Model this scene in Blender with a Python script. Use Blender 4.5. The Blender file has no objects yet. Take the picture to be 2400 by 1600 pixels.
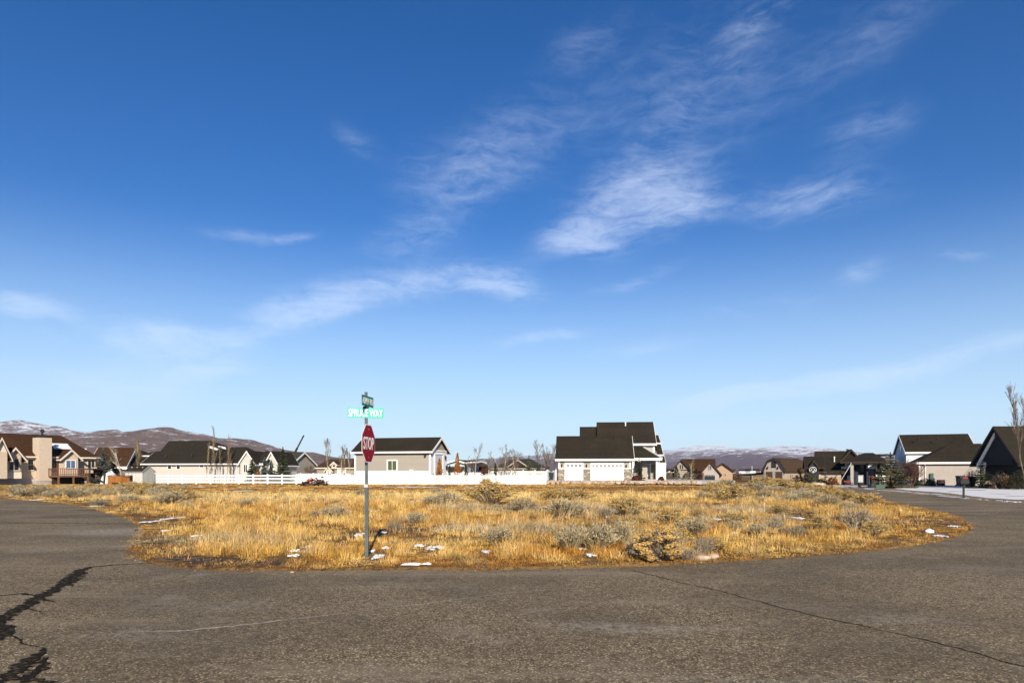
import bpy, math, random
import numpy as np
from mathutils import Vector
random.seed(7); rng = np.random.default_rng(7)
SC = bpy.context.scene
COL = SC.collection
R = math.radians
PI = math.pi

# ------------------------------------------------------------------ camera
CAMH, FPX, HOR = 1.75, 1600.0, 1106.0
cd = bpy.data.cameras.new('camera'); cam = bpy.data.objects.new('camera', cd); COL.objects.link(cam)
cam.location = (0, 0, CAMH); cam.rotation_euler = (R(90), 0, 0)
cd.sensor_width = 36; cd.lens = 24; cd.shift_y = 306 / 2400.0
cd.clip_start = 0.1; cd.clip_end = 60000
SC.camera = cam

# ------------------------------------------------------------------ sun, sky, exposure
SUN_EL, SUN_AZ = 26.0, 8.5           # behind the camera, a little to its right
sl = bpy.data.lights.new('sun', 'SUN'); sl.energy = 5.0; sl.angle = R(0.5); sl.color = (1.0, 0.90, 0.77)
sun = bpy.data.objects.new('sun', sl); COL.objects.link(sun)
sd = Vector((math.sin(R(SUN_AZ)) * math.cos(R(SUN_EL)), -math.cos(R(SUN_AZ)) * math.cos(R(SUN_EL)), math.sin(R(SUN_EL))))
sun.rotation_euler = sd.to_track_quat('Z', 'Y').to_euler()
sun.location = (20, -60, 40)
SC.view_settings.view_transform = 'Standard'; SC.view_settings.look = 'None'
SC.view_settings.exposure = 0.55; SC.view_settings.gamma = 1.0
SC.view_settings.use_curve_mapping = False

W = bpy.data.worlds.new('World'); SC.world = W; W.use_nodes = True
wt = W.node_tree; wn = wt.nodes; wl = wt.links
for n in list(wn): wn.remove(n)

def N(nt, kind, **kw):
    n = nt.nodes.new(kind)
    for k, v in kw.items():
        if k.startswith('i_'):
            key = k[2:]
            n.inputs[int(key) if key.isdigit() else key].default_value = v
        else: setattr(n, k, v)
    return n
def MATH(nt, op, a, b=None, clamp=False):
    n = nt.nodes.new('ShaderNodeMath'); n.operation = op; n.use_clamp = clamp
    for i, v in enumerate((a, b)):
        if v is None: continue
        if isinstance(v, (int, float)): n.inputs[i].default_value = v
        else: nt.links.new(v, n.inputs[i])
    return n.outputs[0]
def MIXC(nt, f, a, b, mode='MIX'):
    n = nt.nodes.new('ShaderNodeMix'); n.data_type = 'RGBA'; n.blend_type = mode
    for i, v in ((0, f), (6, a), (7, b)):
        if isinstance(v, (int, float)): n.inputs[i].default_value = v
        elif isinstance(v, tuple): n.inputs[i].default_value = v if len(v) == 4 else v + (1,)
        else: nt.links.new(v, n.inputs[i])
    return n.outputs[2]
def MAPR(nt, v, a, b, c=0.0, d=1.0, smooth=True):
    n = nt.nodes.new('ShaderNodeMapRange'); n.interpolation_type = 'SMOOTHSTEP' if smooth else 'LINEAR'
    nt.links.new(v, n.inputs[0])
    for i, x in enumerate((a, b, c, d)): n.inputs[1 + i].default_value = x
    return n.outputs[0]

def build_world():
    sky = N(wt, 'ShaderNodeTexSky'); sky.sky_type = 'NISHITA'; sky.sun_disc = False
    sky.sun_elevation = R(SUN_EL); sky.sun_rotation = R(180 - SUN_AZ)
    sky.altitude = 1700; sky.air_density = 1.0; sky.dust_density = 0.35; sky.ozone_density = 1.6
    tc = N(wt, 'ShaderNodeTexCoord')
    sep = N(wt, 'ShaderNodeSeparateXYZ'); wl.new(tc.outputs['Generated'], sep.inputs[0])
    az = MATH(wt, 'ARCTAN2', sep.outputs[0], sep.outputs[1])
    el = MATH(wt, 'ARCSINE', sep.outputs[2])
    cmb = N(wt, 'ShaderNodeCombineXYZ'); wl.new(az, cmb.inputs[0]); wl.new(el, cmb.inputs[1])
    P = cmb.outputs[0]
    hs = N(wt, 'ShaderNodeHueSaturation'); hs.inputs['Hue'].default_value = 0.511
    hs.inputs['Saturation'].default_value = 1.40; hs.inputs['Value'].default_value = 1.0
    wl.new(sky.outputs[0], hs.inputs['Color'])
    # clouds: thin cirrus in azimuth / elevation
    BL = [  # px, py, half length, half width, tilt (deg, up to the right), amount
        (1480, 490, 230, 105, 14, .66), (1350, 555, 130, 44, 4, .5), (1590, 475, 120, 34, -8, .25), (930, 675, 410, 54, 11, .62), (1190, 672, 130, 52, -6, .62),
        (700, 740, 210, 46, 16, .65), (420, 812, 230, 55, 6, .75), (1960, 888, 560, 34, 9, .95), (1700, 935, 320, 24, 5, .6),
        (1275, 797, 150, 20, 6, .6), (1620, 240, 380, 200, 30, .34), (2030, 300, 150, 60, 0, .34), (60, 705, 120, 38, -5, .7),
        (590, 560, 140, 24, 5, .38), (690, 568, 80, 18, 15, .38), (837, 321, 80, 40, -15, .32), (1130, 365, 300, 90, 15, .36),
        (300, 910, 260, 55, 3, .75), (1790, 25, 130, 50, 25, .22), (2035, 633, 80, 35, 10, .42), (2240, 610, 90, 20, -8, .4),
        (1380, 80, 120, 50, 25, .18), (2060, 80, 260, 90, 20, .26), (1480, 660, 170, 22, 14, .4), (500, 870, 180, 28, 8, .6),
        (100, 860, 200, 40, 4, .35), (1830, 450, 260, 60, 5, .34), (960, 560, 180, 60, 12, .4), (1330, 170, 260, 100, 25, .16), (1100, 450, 220, 60, 12, .28), (1960, 470, 220, 60, 0, .30), (240, 765, 260, 42, 4, .36), (1780, 720, 300, 50, 6, .26), (1500, 820, 200, 26, 4, .4)]
    acc = None
    warp = N(wt, 'ShaderNodeTexNoise', i_Scale=5.0, i_Detail=4.0); wl.new(P, warp.inputs['Vector'])
    wsub = N(wt, 'ShaderNodeVectorMath', operation='SUBTRACT'); wl.new(warp.outputs['Color'], wsub.inputs[0]); wsub.inputs[1].default_value = (.5, .5, .5)
    wsc = N(wt, 'ShaderNodeVectorMath', operation='SCALE'); wl.new(wsub.outputs[0], wsc.inputs[0]); wsc.inputs['Scale'].default_value = 0.055
    wad = N(wt, 'ShaderNodeVectorMath', operation='ADD'); wl.new(P, wad.inputs[0]); wl.new(wsc.outputs[0], wad.inputs[1])
    Pw = wad.outputs[0]
    for px, py, a, b, t, amt in BL:
        az0 = math.atan((px - 1200) / FPX); el0 = math.atan((HOR - py) / FPX * math.cos(az0))
        m = N(wt, 'ShaderNodeMapping', vector_type='TEXTURE')
        m.inputs['Location'].default_value = (az0, el0, 0); m.inputs['Rotation'].default_value = (0, 0, R(t))
        k = math.cos(az0)
        m.inputs['Scale'].default_value = (a * 1.0 * k / FPX, b * 1.05 * k / FPX, 1)
        wl.new(Pw, m.inputs['Vector'])
        ln = N(wt, 'ShaderNodeVectorMath', operation='LENGTH'); wl.new(m.outputs[0], ln.inputs[0])
        g = MAPR(wt, ln.outputs['Value'], 0.0, 1.25, amt, 0.0)
        acc = g if acc is None else MATH(wt, 'ADD', acc, g)
    acc = MATH(wt, 'MINIMUM', acc, 1.0)
    # fibrous texture, stretched along the wind
    def fib(rot, sx, sy, scale, dist, det=9.0):
        m = N(wt, 'ShaderNodeMapping'); m.inputs['Rotation'].default_value = (0, 0, R(rot)); m.inputs['Scale'].default_value = (sx, sy, 1)
        wl.new(Pw, m.inputs['Vector'])
        n = N(wt, 'ShaderNodeTexNoise', i_Scale=scale, i_Detail=det, i_Roughness=0.62, i_Distortion=dist); wl.new(m.outputs[0], n.inputs['Vector'])
        return n.outputs['Fac']
    f1 = fib(-6, 1.0, 4.0, 11.0, 0.5); f2 = fib(-24, 1.0, 2.6, 34.0, 0.7); f3 = fib(10, 1, 1.6, 4.0, 0.3, 4.0)
    s = MATH(wt, 'ADD', MATH(wt, 'MULTIPLY', f1, .55), MATH(wt, 'ADD', MATH(wt, 'MULTIPLY', f2, .3), MATH(wt, 'MULTIPLY', f3, .15)))
    th = MATH(wt, 'SUBTRACT', MATH(wt, 'ADD', s, MATH(wt, 'MULTIPLY', acc, .22)), 0.28)
    tex = MAPR(wt, th, 0.13, 0.52)
    mask = MATH(wt, 'MULTIPLY', tex, MAPR(wt, acc, 0.0, 0.7, 0.0, 0.48), clamp=True)
    up = MAPR(wt, sep.outputs[2], 0.0, 0.05)
    mask = MATH(wt, 'MULTIPLY', mask, up)
    cl = MIXC(wt, mask, hs.outputs[0], (6.6, 7.5, 9.4, 1))
    # pale whitening of the lowest air
    low = MAPR(wt, sep.outputs[2], 0.0, 0.35, 0.80, 0.0)
    cl = MIXC(wt, low, cl, (4.7, 6.4, 8.1, 1))
    bg = N(wt, 'ShaderNodeBackground', i_Strength=0.088); wl.new(cl, bg.inputs['Color'])
    out = N(wt, 'ShaderNodeOutputWorld'); wl.new(bg.outputs[0], out.inputs['Surface'])
build_world()
W.cycles.sampling_method = 'MANUAL'; W.cycles.sample_map_resolution = 512

# ------------------------------------------------------------------ pixel <-> world helpers
def gx(px, Y): return (px - 1200.0) / FPX * Y
def gnd(px, py, z=0.0):
    Y = (CAMH - z) * FPX / (py - HOR)
    return gx(px, Y), Y
def depth(py): return CAMH * FPX / (py - HOR)

# ------------------------------------------------------------------ materials
MATS = {}
def newmat(name):
    m = bpy.data.materials.new(name); m.use_nodes = True
    nt = m.node_tree
    for n in list(nt.nodes): nt.nodes.remove(n)
    o = nt.nodes.new('ShaderNodeOutputMaterial'); b = nt.nodes.new('ShaderNodeBsdfPrincipled')
    nt.links.new(b.outputs[0], o.inputs['Surface'])
    b.inputs['Specular IOR Level'].default_value = 0.25
    MATS[name] = m
    return m, nt, b, o
def pmat(name, c1, c2=None, scale=6.0, rough=0.8, bump=0.0, stretch=(1, 1, 1), contrast=(.35, .65), c3=None, s3=0.6, metal=0.0, bscale=None, spec=None):
    m, nt, b, o = newmat(name)
    c2 = c2 or tuple(x * .8 for x in c1)
    tc = nt.nodes.new('ShaderNodeTexCoord'); mp = nt.nodes.new('ShaderNodeMapping'); mp.inputs['Scale'].default_value = stretch
    nt.links.new(tc.outputs['Object'], mp.inputs['Vector'])
    nz = N(nt, 'ShaderNodeTexNoise', i_Scale=scale, i_Detail=6.0, i_Roughness=.65); nt.links.new(mp.outputs[0], nz.inputs['Vector'])
    f = MAPR(nt, nz.outputs['Fac'], contrast[0], contrast[1])
    c = MIXC(nt, f, c1, c2)
    if c3:
        n3 = N(nt, 'ShaderNodeTexNoise', i_Scale=s3, i_Detail=5.0); nt.links.new(mp.outputs[0], n3.inputs['Vector'])
        c = MIXC(nt, MAPR(nt, n3.outputs['Fac'], .45, .68), c, c3)
    nt.links.new(c, b.inputs['Base Color'])
    b.inputs['Roughness'].default_value = rough; b.inputs['Metallic'].default_value = metal
    if spec is not None: b.inputs['Specular IOR Level'].default_value = spec
    if bump:
        bp = nt.nodes.new('ShaderNodeBump'); bp.inputs['Strength'].default_value = bump; bp.inputs['Distance'].default_value = 0.03
        nb = nz
        if bscale:
            nb = N(nt, 'ShaderNodeTexNoise', i_Scale=bscale, i_Detail=4.0); nt.links.new(mp.outputs[0], nb.inputs['Vector'])
        nt.links.new(nb.outputs['Fac'], bp.inputs['Height']); nt.links.new(bp.outputs[0], b.inputs['Normal'])
    return m
def siding(name, c, course=0.17, vert=False):
    m, nt, b, o = newmat(name)
    tc = nt.nodes.new('ShaderNodeTexCoord'); sp = nt.nodes.new('ShaderNodeSeparateXYZ'); nt.links.new(tc.outputs['Object'], sp.inputs[0])
    src = sp.outputs[0] if vert else sp.outputs[2]
    k = MATH(nt, 'DIVIDE', src, course); fr = MATH(nt, 'FRACT', k); fl = MATH(nt, 'FLOOR', k)
    wn_ = N(nt, 'ShaderNodeTexWhiteNoise', noise_dimensions='1D'); nt.links.new(fl, wn_.inputs['W'])
    nz = N(nt, 'ShaderNodeTexNoise', i_Scale=1.3, i_Detail=5.0); nt.links.new(tc.outputs['Object'], nz.inputs['Vector'])
    cc = MIXC(nt, MATH(nt, 'MULTIPLY', wn_.outputs['Value'], .55), c, tuple(x * .86 for x in c))
    cc = MIXC(nt, MAPR(nt, nz.outputs['Fac'], .4, .75, 0, .5), cc, tuple(x * .9 for x in c))
    nt.links.new(cc, b.inputs['Base Color']); b.inputs['Roughness'].default_value = .65
    bp = nt.nodes.new('ShaderNodeBump'); bp.inputs['Strength'].default_value = .9; bp.inputs['Distance'].default_value = .03; bp.invert = True
    nt.links.new(fr, bp.inputs['Height']); nt.links.new(bp.outputs[0], b.inputs['Normal'])
    return m
def shingle(name, c1, c2, c3):
    m, nt, b, o = newmat(name)
    tc = nt.nodes.new('ShaderNodeTexCoord')
    sp = nt.nodes.new('ShaderNodeSeparateXYZ'); nt.links.new(tc.outputs['Object'], sp.inputs[0])
    row = MATH(nt, 'FLOOR', MATH(nt, 'MULTIPLY', sp.outputs[2], 9.0))
    wn_ = N(nt, 'ShaderNodeTexWhiteNoise', noise_dimensions='1D'); nt.links.new(row, wn_.inputs['W'])
    mp = nt.nodes.new('ShaderNodeMapping'); mp.inputs['Scale'].default_value = (1, 1, 4.5); nt.links.new(tc.outputs['Object'], mp.inputs['Vector'])
    n1 = N(nt, 'ShaderNodeTexNoise', i_Scale=2.2, i_Detail=8.0, i_Roughness=.75); nt.links.new(mp.outputs[0], n1.inputs['Vector'])
    n2 = N(nt, 'ShaderNodeTexNoise', i_Scale=.35, i_Detail=3.0); nt.links.new(tc.outputs['Object'], n2.inputs['Vector'])
    c = MIXC(nt, MAPR(nt, n1.outputs['Fac'], .36, .66), c1, c2)
    c = MIXC(nt, MATH(nt, 'MULTIPLY', wn_.outputs['Value'], .35), c, c3)
    c = MIXC(nt, MAPR(nt, n2.outputs['Fac'], .4, .7, 0, .45), c, c3)
    nt.links.new(c, b.inputs['Base Color']); b.inputs['Roughness'].default_value = .93; b.inputs['Specular IOR Level'].default_value = .1
    bp = nt.nodes.new('ShaderNodeBump'); bp.inputs['Strength'].default_value = .6; bp.inputs['Distance'].default_value = .03
    nt.links.new(n1.outputs['Fac'], bp.inputs['Height']); nt.links.new(bp.outputs[0], b.inputs['Normal'])
    return m
def stonemat(name, c1, c2, c3, mortar, scale=2.2, stretch=(1, 1, 2.2)):
    m, nt, b, o = newmat(name)
    tc = nt.nodes.new('ShaderNodeTexCoord'); mp = nt.nodes.new('ShaderNodeMapping'); mp.inputs['Scale'].default_value = stretch
    nt.links.new(tc.outputs['Object'], mp.inputs['Vector'])
    v = N(nt, 'ShaderNodeTexVoronoi', i_Scale=scale); nt.links.new(mp.outputs[0], v.inputs['Vector'])
    ve = N(nt, 'ShaderNodeTexVoronoi', feature='DISTANCE_TO_EDGE', i_Scale=scale); nt.links.new(mp.outputs[0], ve.inputs['Vector'])
    sp = nt.nodes.new('ShaderNodeSeparateColor'); nt.links.new(v.outputs['Color'], sp.inputs[0])
    c = MIXC(nt, sp.outputs[0], c1, c2); c = MIXC(nt, MAPR(nt, sp.outputs[1], .55, .8), c, c3)
    c = MIXC(nt, MAPR(nt, ve.outputs['Distance'], .01, .06), mortar, c)
    nt.links.new(c, b.inputs['Base Color']); b.inputs['Roughness'].default_value = .9
    bp = nt.nodes.new('ShaderNodeBump'); bp.inputs['Strength'].default_value = .8; bp.inputs['Distance'].default_value = .05
    nt.links.new(MAPR(nt, ve.outputs['Distance'], 0, .2), bp.inputs['Height']); nt.links.new(bp.outputs[0], b.inputs['Normal'])
    return m
def glassmat(name, c, rough=.08):
    m, nt, b, o = newmat(name)
    tc = nt.nodes.new('ShaderNodeTexCoord'); nz = N(nt, 'ShaderNodeTexNoise', i_Scale=1.2, i_Detail=3.0); nt.links.new(tc.outputs['Object'], nz.inputs['Vector'])
    cc = MIXC(nt, nz.outputs['Fac'], c, tuple(x * .5 for x in c)); nt.links.new(cc, b.inputs['Base Color'])
    b.inputs['Roughness'].default_value = rough; b.inputs['Specular IOR Level'].default_value = .5
    return m
def leafmat(name, c1, c2, trans=.25, attr=False, scale=3.0):
    m, nt, b, o = newmat(name)
    if attr:
        a = N(nt, 'ShaderNodeAttribute', attribute_name='tint'); c = a.outputs['Color']
    else:
        g = nt.nodes.new('ShaderNodeNewGeometry')
        tc = nt.nodes.new('ShaderNodeTexCoord'); nz = N(nt, 'ShaderNodeTexNoise', i_Scale=scale, i_Detail=3.0); nt.links.new(tc.outputs['Object'], nz.inputs['Vector'])
        f = MATH(nt, 'ADD', MATH(nt, 'MULTIPLY', g.outputs['Random Per Island'], .6), MATH(nt, 'MULTIPLY', nz.outputs['Fac'], .4))
        c = MIXC(nt, f, c1, c2)
    nt.links.new(c, b.inputs['Base Color']); b.inputs['Roughness'].default_value = .8; b.inputs['Specular IOR Level'].default_value = .08
    if trans:
        t = nt.nodes.new('ShaderNodeBsdfTranslucent'); nt.links.new(c, t.inputs['Color'])
        mx = nt.nodes.new('ShaderNodeMixShader'); mx.inputs[0].default_value = trans
        nt.links.new(b.outputs[0], mx.inputs[1]); nt.links.new(t.outputs[0], mx.inputs[2]); nt.links.new(mx.outputs[0], o.inputs['Surface'])
    return m

pmat('white_trim', (.80, .77, .72), (.72, .69, .64), 2.0, .55)
pmat('cream_trim', (.66, .58, .46), (.6, .52, .42), 2.0, .6)
pmat('white_vinyl', (.86, .84, .80), (.80, .78, .74), 1.5, .4)
pmat('tan_stucco', (.52, .42, .31), (.47, .38, .28), 3.0, .9, .2, bscale=40)
pmat('cream_stucco', (.66, .58, .47), (.6, .52, .42), 3.0, .9, .2, bscale=40)
pmat('beige_stucco', (.375, .33, .29), (.34, .30, .26), 2.0, .9, .15, bscale=40)
pmat('peach_stucco', (.385, .27, .175), (.345, .24, .155), 2.0, .9, .15, bscale=40)
pmat('concrete', (.42, .39, .35), (.35, .32, .29), 3.0, .9, .1, c3=(.3, .28, .25))
siding('pale_siding', (.50, .465, .41)); siding('mauve_siding', (.32, .285, .235)); siding('grey_siding', (.36, .32, .275), .3, True)
siding('white_siding', (.72, .71, .70)); siding('taupe_siding', (.30, .265, .21)); siding('navy_siding', (.012, .015, .023)); siding('blue_siding', (.42, .52, .56))
siding('black_siding', (.018, .016, .015)); siding('brown_siding', (.16, .10, .075)); siding('shed_grey', (.33, .33, .30), .3, True); siding('shed_pale', (.66, .63, .56), .3, True)
shingle('brown_shingle', (.054, .026, .012), (.030, .015, .007), (.072, .035, .017))
shingle('charcoal_shingle', (.025, .021, .014), (.014, .012, .009), (.034, .028, .018))
shingle('umber_shingle', (.029, .023, .015), (.010, .009, .0065), (.036, .028, .018))
shingle('green_shingle', (.036, .040, .028), (.022, .025, .018), (.05, .052, .035))
shingle('rust_shingle', (.062, .038, .021), (.038, .024, .015), (.078, .048, .027))
stonemat('ledge_stone', (.30, .25, .19), (.20, .165, .13), (.42, .37, .30), (.10, .085, .07))
stonemat('gold_stone', (.50, .34, .16), (.42, .27, .12), (.56, .44, .28), (.24, .18, .11))
glassmat('dark_glass', (.025, .028, .03)); glassmat('green_glass', (.09, .12, .05), .25); glassmat('sky_glass', (.25, .30, .36), .1); glassmat('amber_glass', (.35, .15, .03), .2)
glassmat('blue_glass', (.10, .17, .28), .1)
pmat('black_metal', (.018, .018, .018), (.012, .012, .012), 5, .5)
pmat('galvanized', (.105, .125, .125), (.065, .08, .08), 9, .6, stretch=(1, 1, .4), metal=.1)
pmat('pale_metal', (.5, .5, .48), (.42, .42, .4), 5, .45, metal=.2)
pmat('cedar', (.46, .19, .04), (.22, .075, .018), 3.0, .75, .1, stretch=(9, 9, .6), contrast=(.3, .6))
pmat('deck_wood', (.20, .095, .055), (.12, .058, .035), 3.0, .8, stretch=(3, 3, 1))
pmat('dark_wood', (.05, .032, .022), (.03, .02, .014), 3.0, .85)
pmat('door_tan', (.27, .215, .15), None, 3, .6); pmat('door_brown', (.085, .05, .035), (.06, .036, .026), 3, .7, stretch=(8, 8, 1))
pmat('door_pale', (.52, .58, .60), (.46, .52, .55), 2, .4)
pmat('bark', (.06, .042, .030), (.03, .021, .015), 8, .95, .4, stretch=(3, 3, .7))
pmat('pale_bark', (.48, .42, .33), (.30, .25, .19), 5, .9, stretch=(1, 1, 2.5))
pmat('twig', (.22, .165, .115), (.14, .10, .07), 6, .95)
pmat('gold_twig', (.30, .23, .12), (.2, .15, .08), 6, .95)
pmat('red_twig', (.13, .06, .045), (.08, .04, .03), 6, .95)
pmat('sign_red', (.29, .002, .015), (.245, .0015, .012), 5, .45, spec=.04)
pmat('sign_white', (.84, .82, .80), (.78, .76, .74), 5, .45, spec=.04)
pmat('sign_green', (.008, .18, .125), (.007, .15, .105), 5, .4, spec=.04)
pmat('sign_green_lit', (.09, .47, .34), (.08, .43, .31), 5, .45, spec=.04)  # street-sign green brightened: retroreflected sunlight put into the base colour
pmat('boulder', (.40, .28, .18), (.26, .18, .12), 4, .9, .5, c3=(.5, .40, .30), s3=2.0)
pmat('red_paint', (.50, .02, .02), (.42, .015, .015), 4, .45)
pmat('rust_red', (.16, .03, .02), (.1, .02, .015), 4, .6)
pmat('green_paint', (.055, .10, .075), (.045, .085, .06), 4, .55)
pmat('blue_paint', (.05, .085, .16), (.04, .07, .13), 4, .5)
pmat('grey_paint', (.34, .33, .31), (.28, .27, .26), 4, .55)
pmat('yellow_paint', (.55, .33, .03), None, 4, .5)
pmat('snow', (.72, .70, .66), (.62, .61, .58), 3.5, .7, .5, bscale=9)
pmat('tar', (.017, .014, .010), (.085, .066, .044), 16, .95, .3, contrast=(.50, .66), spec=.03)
pmat('clod_black', (.016, .015, .014), (.03, .028, .025), 9, .95, .3, spec=.05)
pmat('scuff', (.46, .41, .33), (.25, .215, .165), 30, .95, contrast=(.3, .6))
pmat('plastic_black', (.02, .021, .024), (.014, .015, .017), 4, .5)
leafmat('spruce_blue', (.045, .065, .055), (.115, .14, .125), .08); leafmat('spruce_green', (.020, .034, .016), (.06, .07, .032), .08)
leafmat('spruce_olive', (.04, .045, .02), (.13, .115, .06), .08)
leafmat('juniper', (.016, .024, .012), (.045, .05, .025), .05)
leafmat('orange_leaf', (.50, .20, .035), (.30, .10, .015), .25); leafmat('rust_leaf', (.16, .045, .02), (.08, .025, .015), .15)
leafmat('tan_leaf', (.34, .20, .09), (.2, .11, .045), .15); leafmat('dusty_leaf', (.20, .16, .10), (.11, .085, .05), .1)
leafmat('sage_stem', (.46, .37, .23), (.22, .17, .10), .1); leafmat('sage_leaf', (.64, .55, .34), (.38, .325, .19), .25)
leafmat('mustard', (.66, .45, .135), (.46, .30, .085), .2); leafmat('wiry', (.42, .35, .24), (.22, .17, .11), .1)
leafmat('mustard_bright', (.72, .50, .19), (.50, .33, .11), .2)
leafmat('grass', None, None, .15, attr=True)

# ------------------------------------------------------------------ mesh builder
class MB:
    def __init__(s): s.v = []; s.f = []
    def add(s, vs, fs):
        b = len(s.v); s.v += [tuple(map(float, p)) for p in vs]; s.f += [tuple(b + i for i in q) for q in fs]
    def box(s, x0, x1, y0, y1, z0, z1):
        x0, x1 = min(x0, x1), max(x0, x1); y0, y1 = min(y0, y1), max(y0, y1); z0, z1 = min(z0, z1), max(z0, z1)
        s.add([(x0, y0, z0), (x1, y0, z0), (x1, y1, z0), (x0, y1, z0), (x0, y0, z1), (x1, y0, z1), (x1, y1, z1), (x0, y1, z1)],
              [(0, 3, 2, 1), (4, 5, 6, 7), (0, 1, 5, 4), (1, 2, 6, 5), (2, 3, 7, 6), (3, 0, 4, 7)])
    def prism(s, poly, axis, a0, a1):
        """poly: list of 2d points, extruded along axis 'u' (poly in v,z), 'v' (poly in u,z) or 'z' (poly in u,v)"""
        def mk(p, a): return (a, p[0], p[1]) if axis == 'u' else ((p[0], a, p[1]) if axis == 'v' else (p[0], p[1], a))
        n = len(poly); vs = [mk(p, a0) for p in poly] + [mk(p, a1) for p in poly]
        s.add(vs, [tuple(range(n))[::-1], tuple(range(n, 2 * n))] + [(i, (i + 1) % n, n + (i + 1) % n, n + i) for i in range(n)])
    def tube(s, p0, p1, r0, r1, n=6, cap=True):
        p0 = Vector(p0); p1 = Vector(p1); d = (p1 - p0)
        if d.length < 1e-6: return
        d.normalize(); a = d.orthogonal().normalized(); b = d.cross(a)
        vs = []
        for p, r in ((p0, r0), (p1, r1)):
            for i in range(n):
                t = 2 * PI * i / n; vs.append(p + a * math.cos(t) * r + b * math.sin(t) * r)
        fs = [(i, (i + 1) % n, n + (i + 1) % n, n + i) for i in range(n)]
        if cap: fs += [tuple(range(n))[::-1], tuple(range(n, 2 * n))]
        s.add(vs, fs)
    def beam(s, p0, p1, w, h):
        p0 = Vector(p0); p1 = Vector(p1); d = (p1 - p0).normalized(); up = Vector((0, 0, 1))
        a = d.cross(up)
        if a.length < 1e-4: a = Vector((1, 0, 0))
        a.normalize(); b = a.cross(d).normalized()
        vs = [p + a * (sx * w / 2) + b * (sz * h / 2) for p in (p0, p1) for sx, sz in ((-1, -1), (1, -1), (1, 1), (-1, 1))]
        s.add(vs, [(0, 1, 2, 3)[::-1], (4, 5, 6, 7), (0, 1, 5, 4), (1, 2, 6, 5), (2, 3, 7, 6), (3, 0, 4, 7)])
    def rock(s, c, rx, ry, rz, seed=0, n=7, m=5):
        rr = random.Random(seed); vs = []; fs = []
        for j in range(m + 1):
            ph = PI * j / m
            for i in range(n):
                t = 2 * PI * i / n; k = rr.uniform(.78, 1.15)
                vs.append((c[0] + rx * k * math.sin(ph) * math.cos(t), c[1] + ry * k * math.sin(ph) * math.sin(t), c[2] + rz * k * math.cos(ph)))
        for j in range(m):
            for i in range(n): fs.append((j * n + i, (j + 1) * n + i, (j + 1) * n + (i + 1) % n, j * n + (i + 1) % n))
        s.add(vs, fs)
    def mesh(s, name):
        me = bpy.data.meshes.new(name); me.from_pydata(s.v, [], s.f); me.update(); return me
    def build(s, name, mat, parent=None, smooth=False):
        me = s.mesh(name); return link(name, me, mat, parent, smooth)
def link(name, me, mat, parent=None, smooth=False):
    o = bpy.data.objects.new(name, me); COL.objects.link(o)
    if mat: me.materials.append(MATS[mat])
    if smooth: me.polygons.foreach_set('use_smooth', [True] * len(me.polygons))
    if parent: o.parent = parent
    return o
def npmesh(name, V, F, mat, parent=None, tint=None):
    """V (n,3) and F (m,k) arrays"""
    me = bpy.data.meshes.new(name); n, m, k = len(V), len(F), F.shape[1]
    me.vertices.add(n); me.vertices.foreach_set('co', V.astype(np.float32).ravel())
    me.loops.add(m * k); me.loops.foreach_set('vertex_index', F.astype(np.int32).ravel())
    me.polygons.add(m); me.polygons.foreach_set('loop_start', np.arange(0, m * k, k, dtype=np.int32))
    me.update(calc_edges=True)
    if tint is not None:
        a = me.color_attributes.new('tint', 'FLOAT_COLOR', 'POINT')
        a.data.foreach_set('color', np.concatenate([tint, np.ones((n, 1))], 1).astype(np.float32).ravel())
    return link(name, me, mat, parent)
def tag(o, label, cat, group=None):
    o['label'] = label; o['category'] = cat
    if group: o['group'] = group
    return o
def struct(o): o['kind'] = 'structure'; return o
def empty(name, loc, label, cat, group=None, rz=0.0):
    o = bpy.data.objects.new(name, None); COL.objects.link(o); o.location = loc; o.rotation_euler = (0, 0, rz); o.empty_display_size = .3
    return tag(o, label, cat, group)
def copy_thing(o, loc, rz=None, scale=None, label=None, group=None):
    c = o.copy(); COL.objects.link(c); c.location = loc
    if rz is not None: c.rotation_euler = (0, 0, rz)
    if scale is not None: c.scale = scale
    if label: c['label'] = label
    if group: c['group'] = group
    for ch in o.children:
        d = ch.copy(); COL.objects.link(d); d.parent = c
        for g in ch.children:
            e = g.copy(); COL.objects.link(e); e.parent = d
    return c

# smooth value noise for meshes and colours
_G = rng.random((256, 256))
def vnoise(x, y):
    xi = np.floor(x).astype(int); yi = np.floor(y).astype(int); fx = x - xi; fy = y - yi
    fx = fx * fx * (3 - 2 * fx); fy = fy * fy * (3 - 2 * fy)
    g = lambda a, b: _G[a % 256, b % 256]
    return (g(xi, yi) * (1 - fx) + g(xi + 1, yi) * fx) * (1 - fy) + (g(xi, yi + 1) * (1 - fx) + g(xi + 1, yi + 1) * fx) * fy
def fbm(x, y, o=4):
    s = 0; a = .5; t = 0
    for k in range(o):
        s = s + a * vnoise(x * 2 ** k + 17.3 * k, y * 2 ** k + 9.1 * k); t += a; a *= .55
    return s / t

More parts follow.
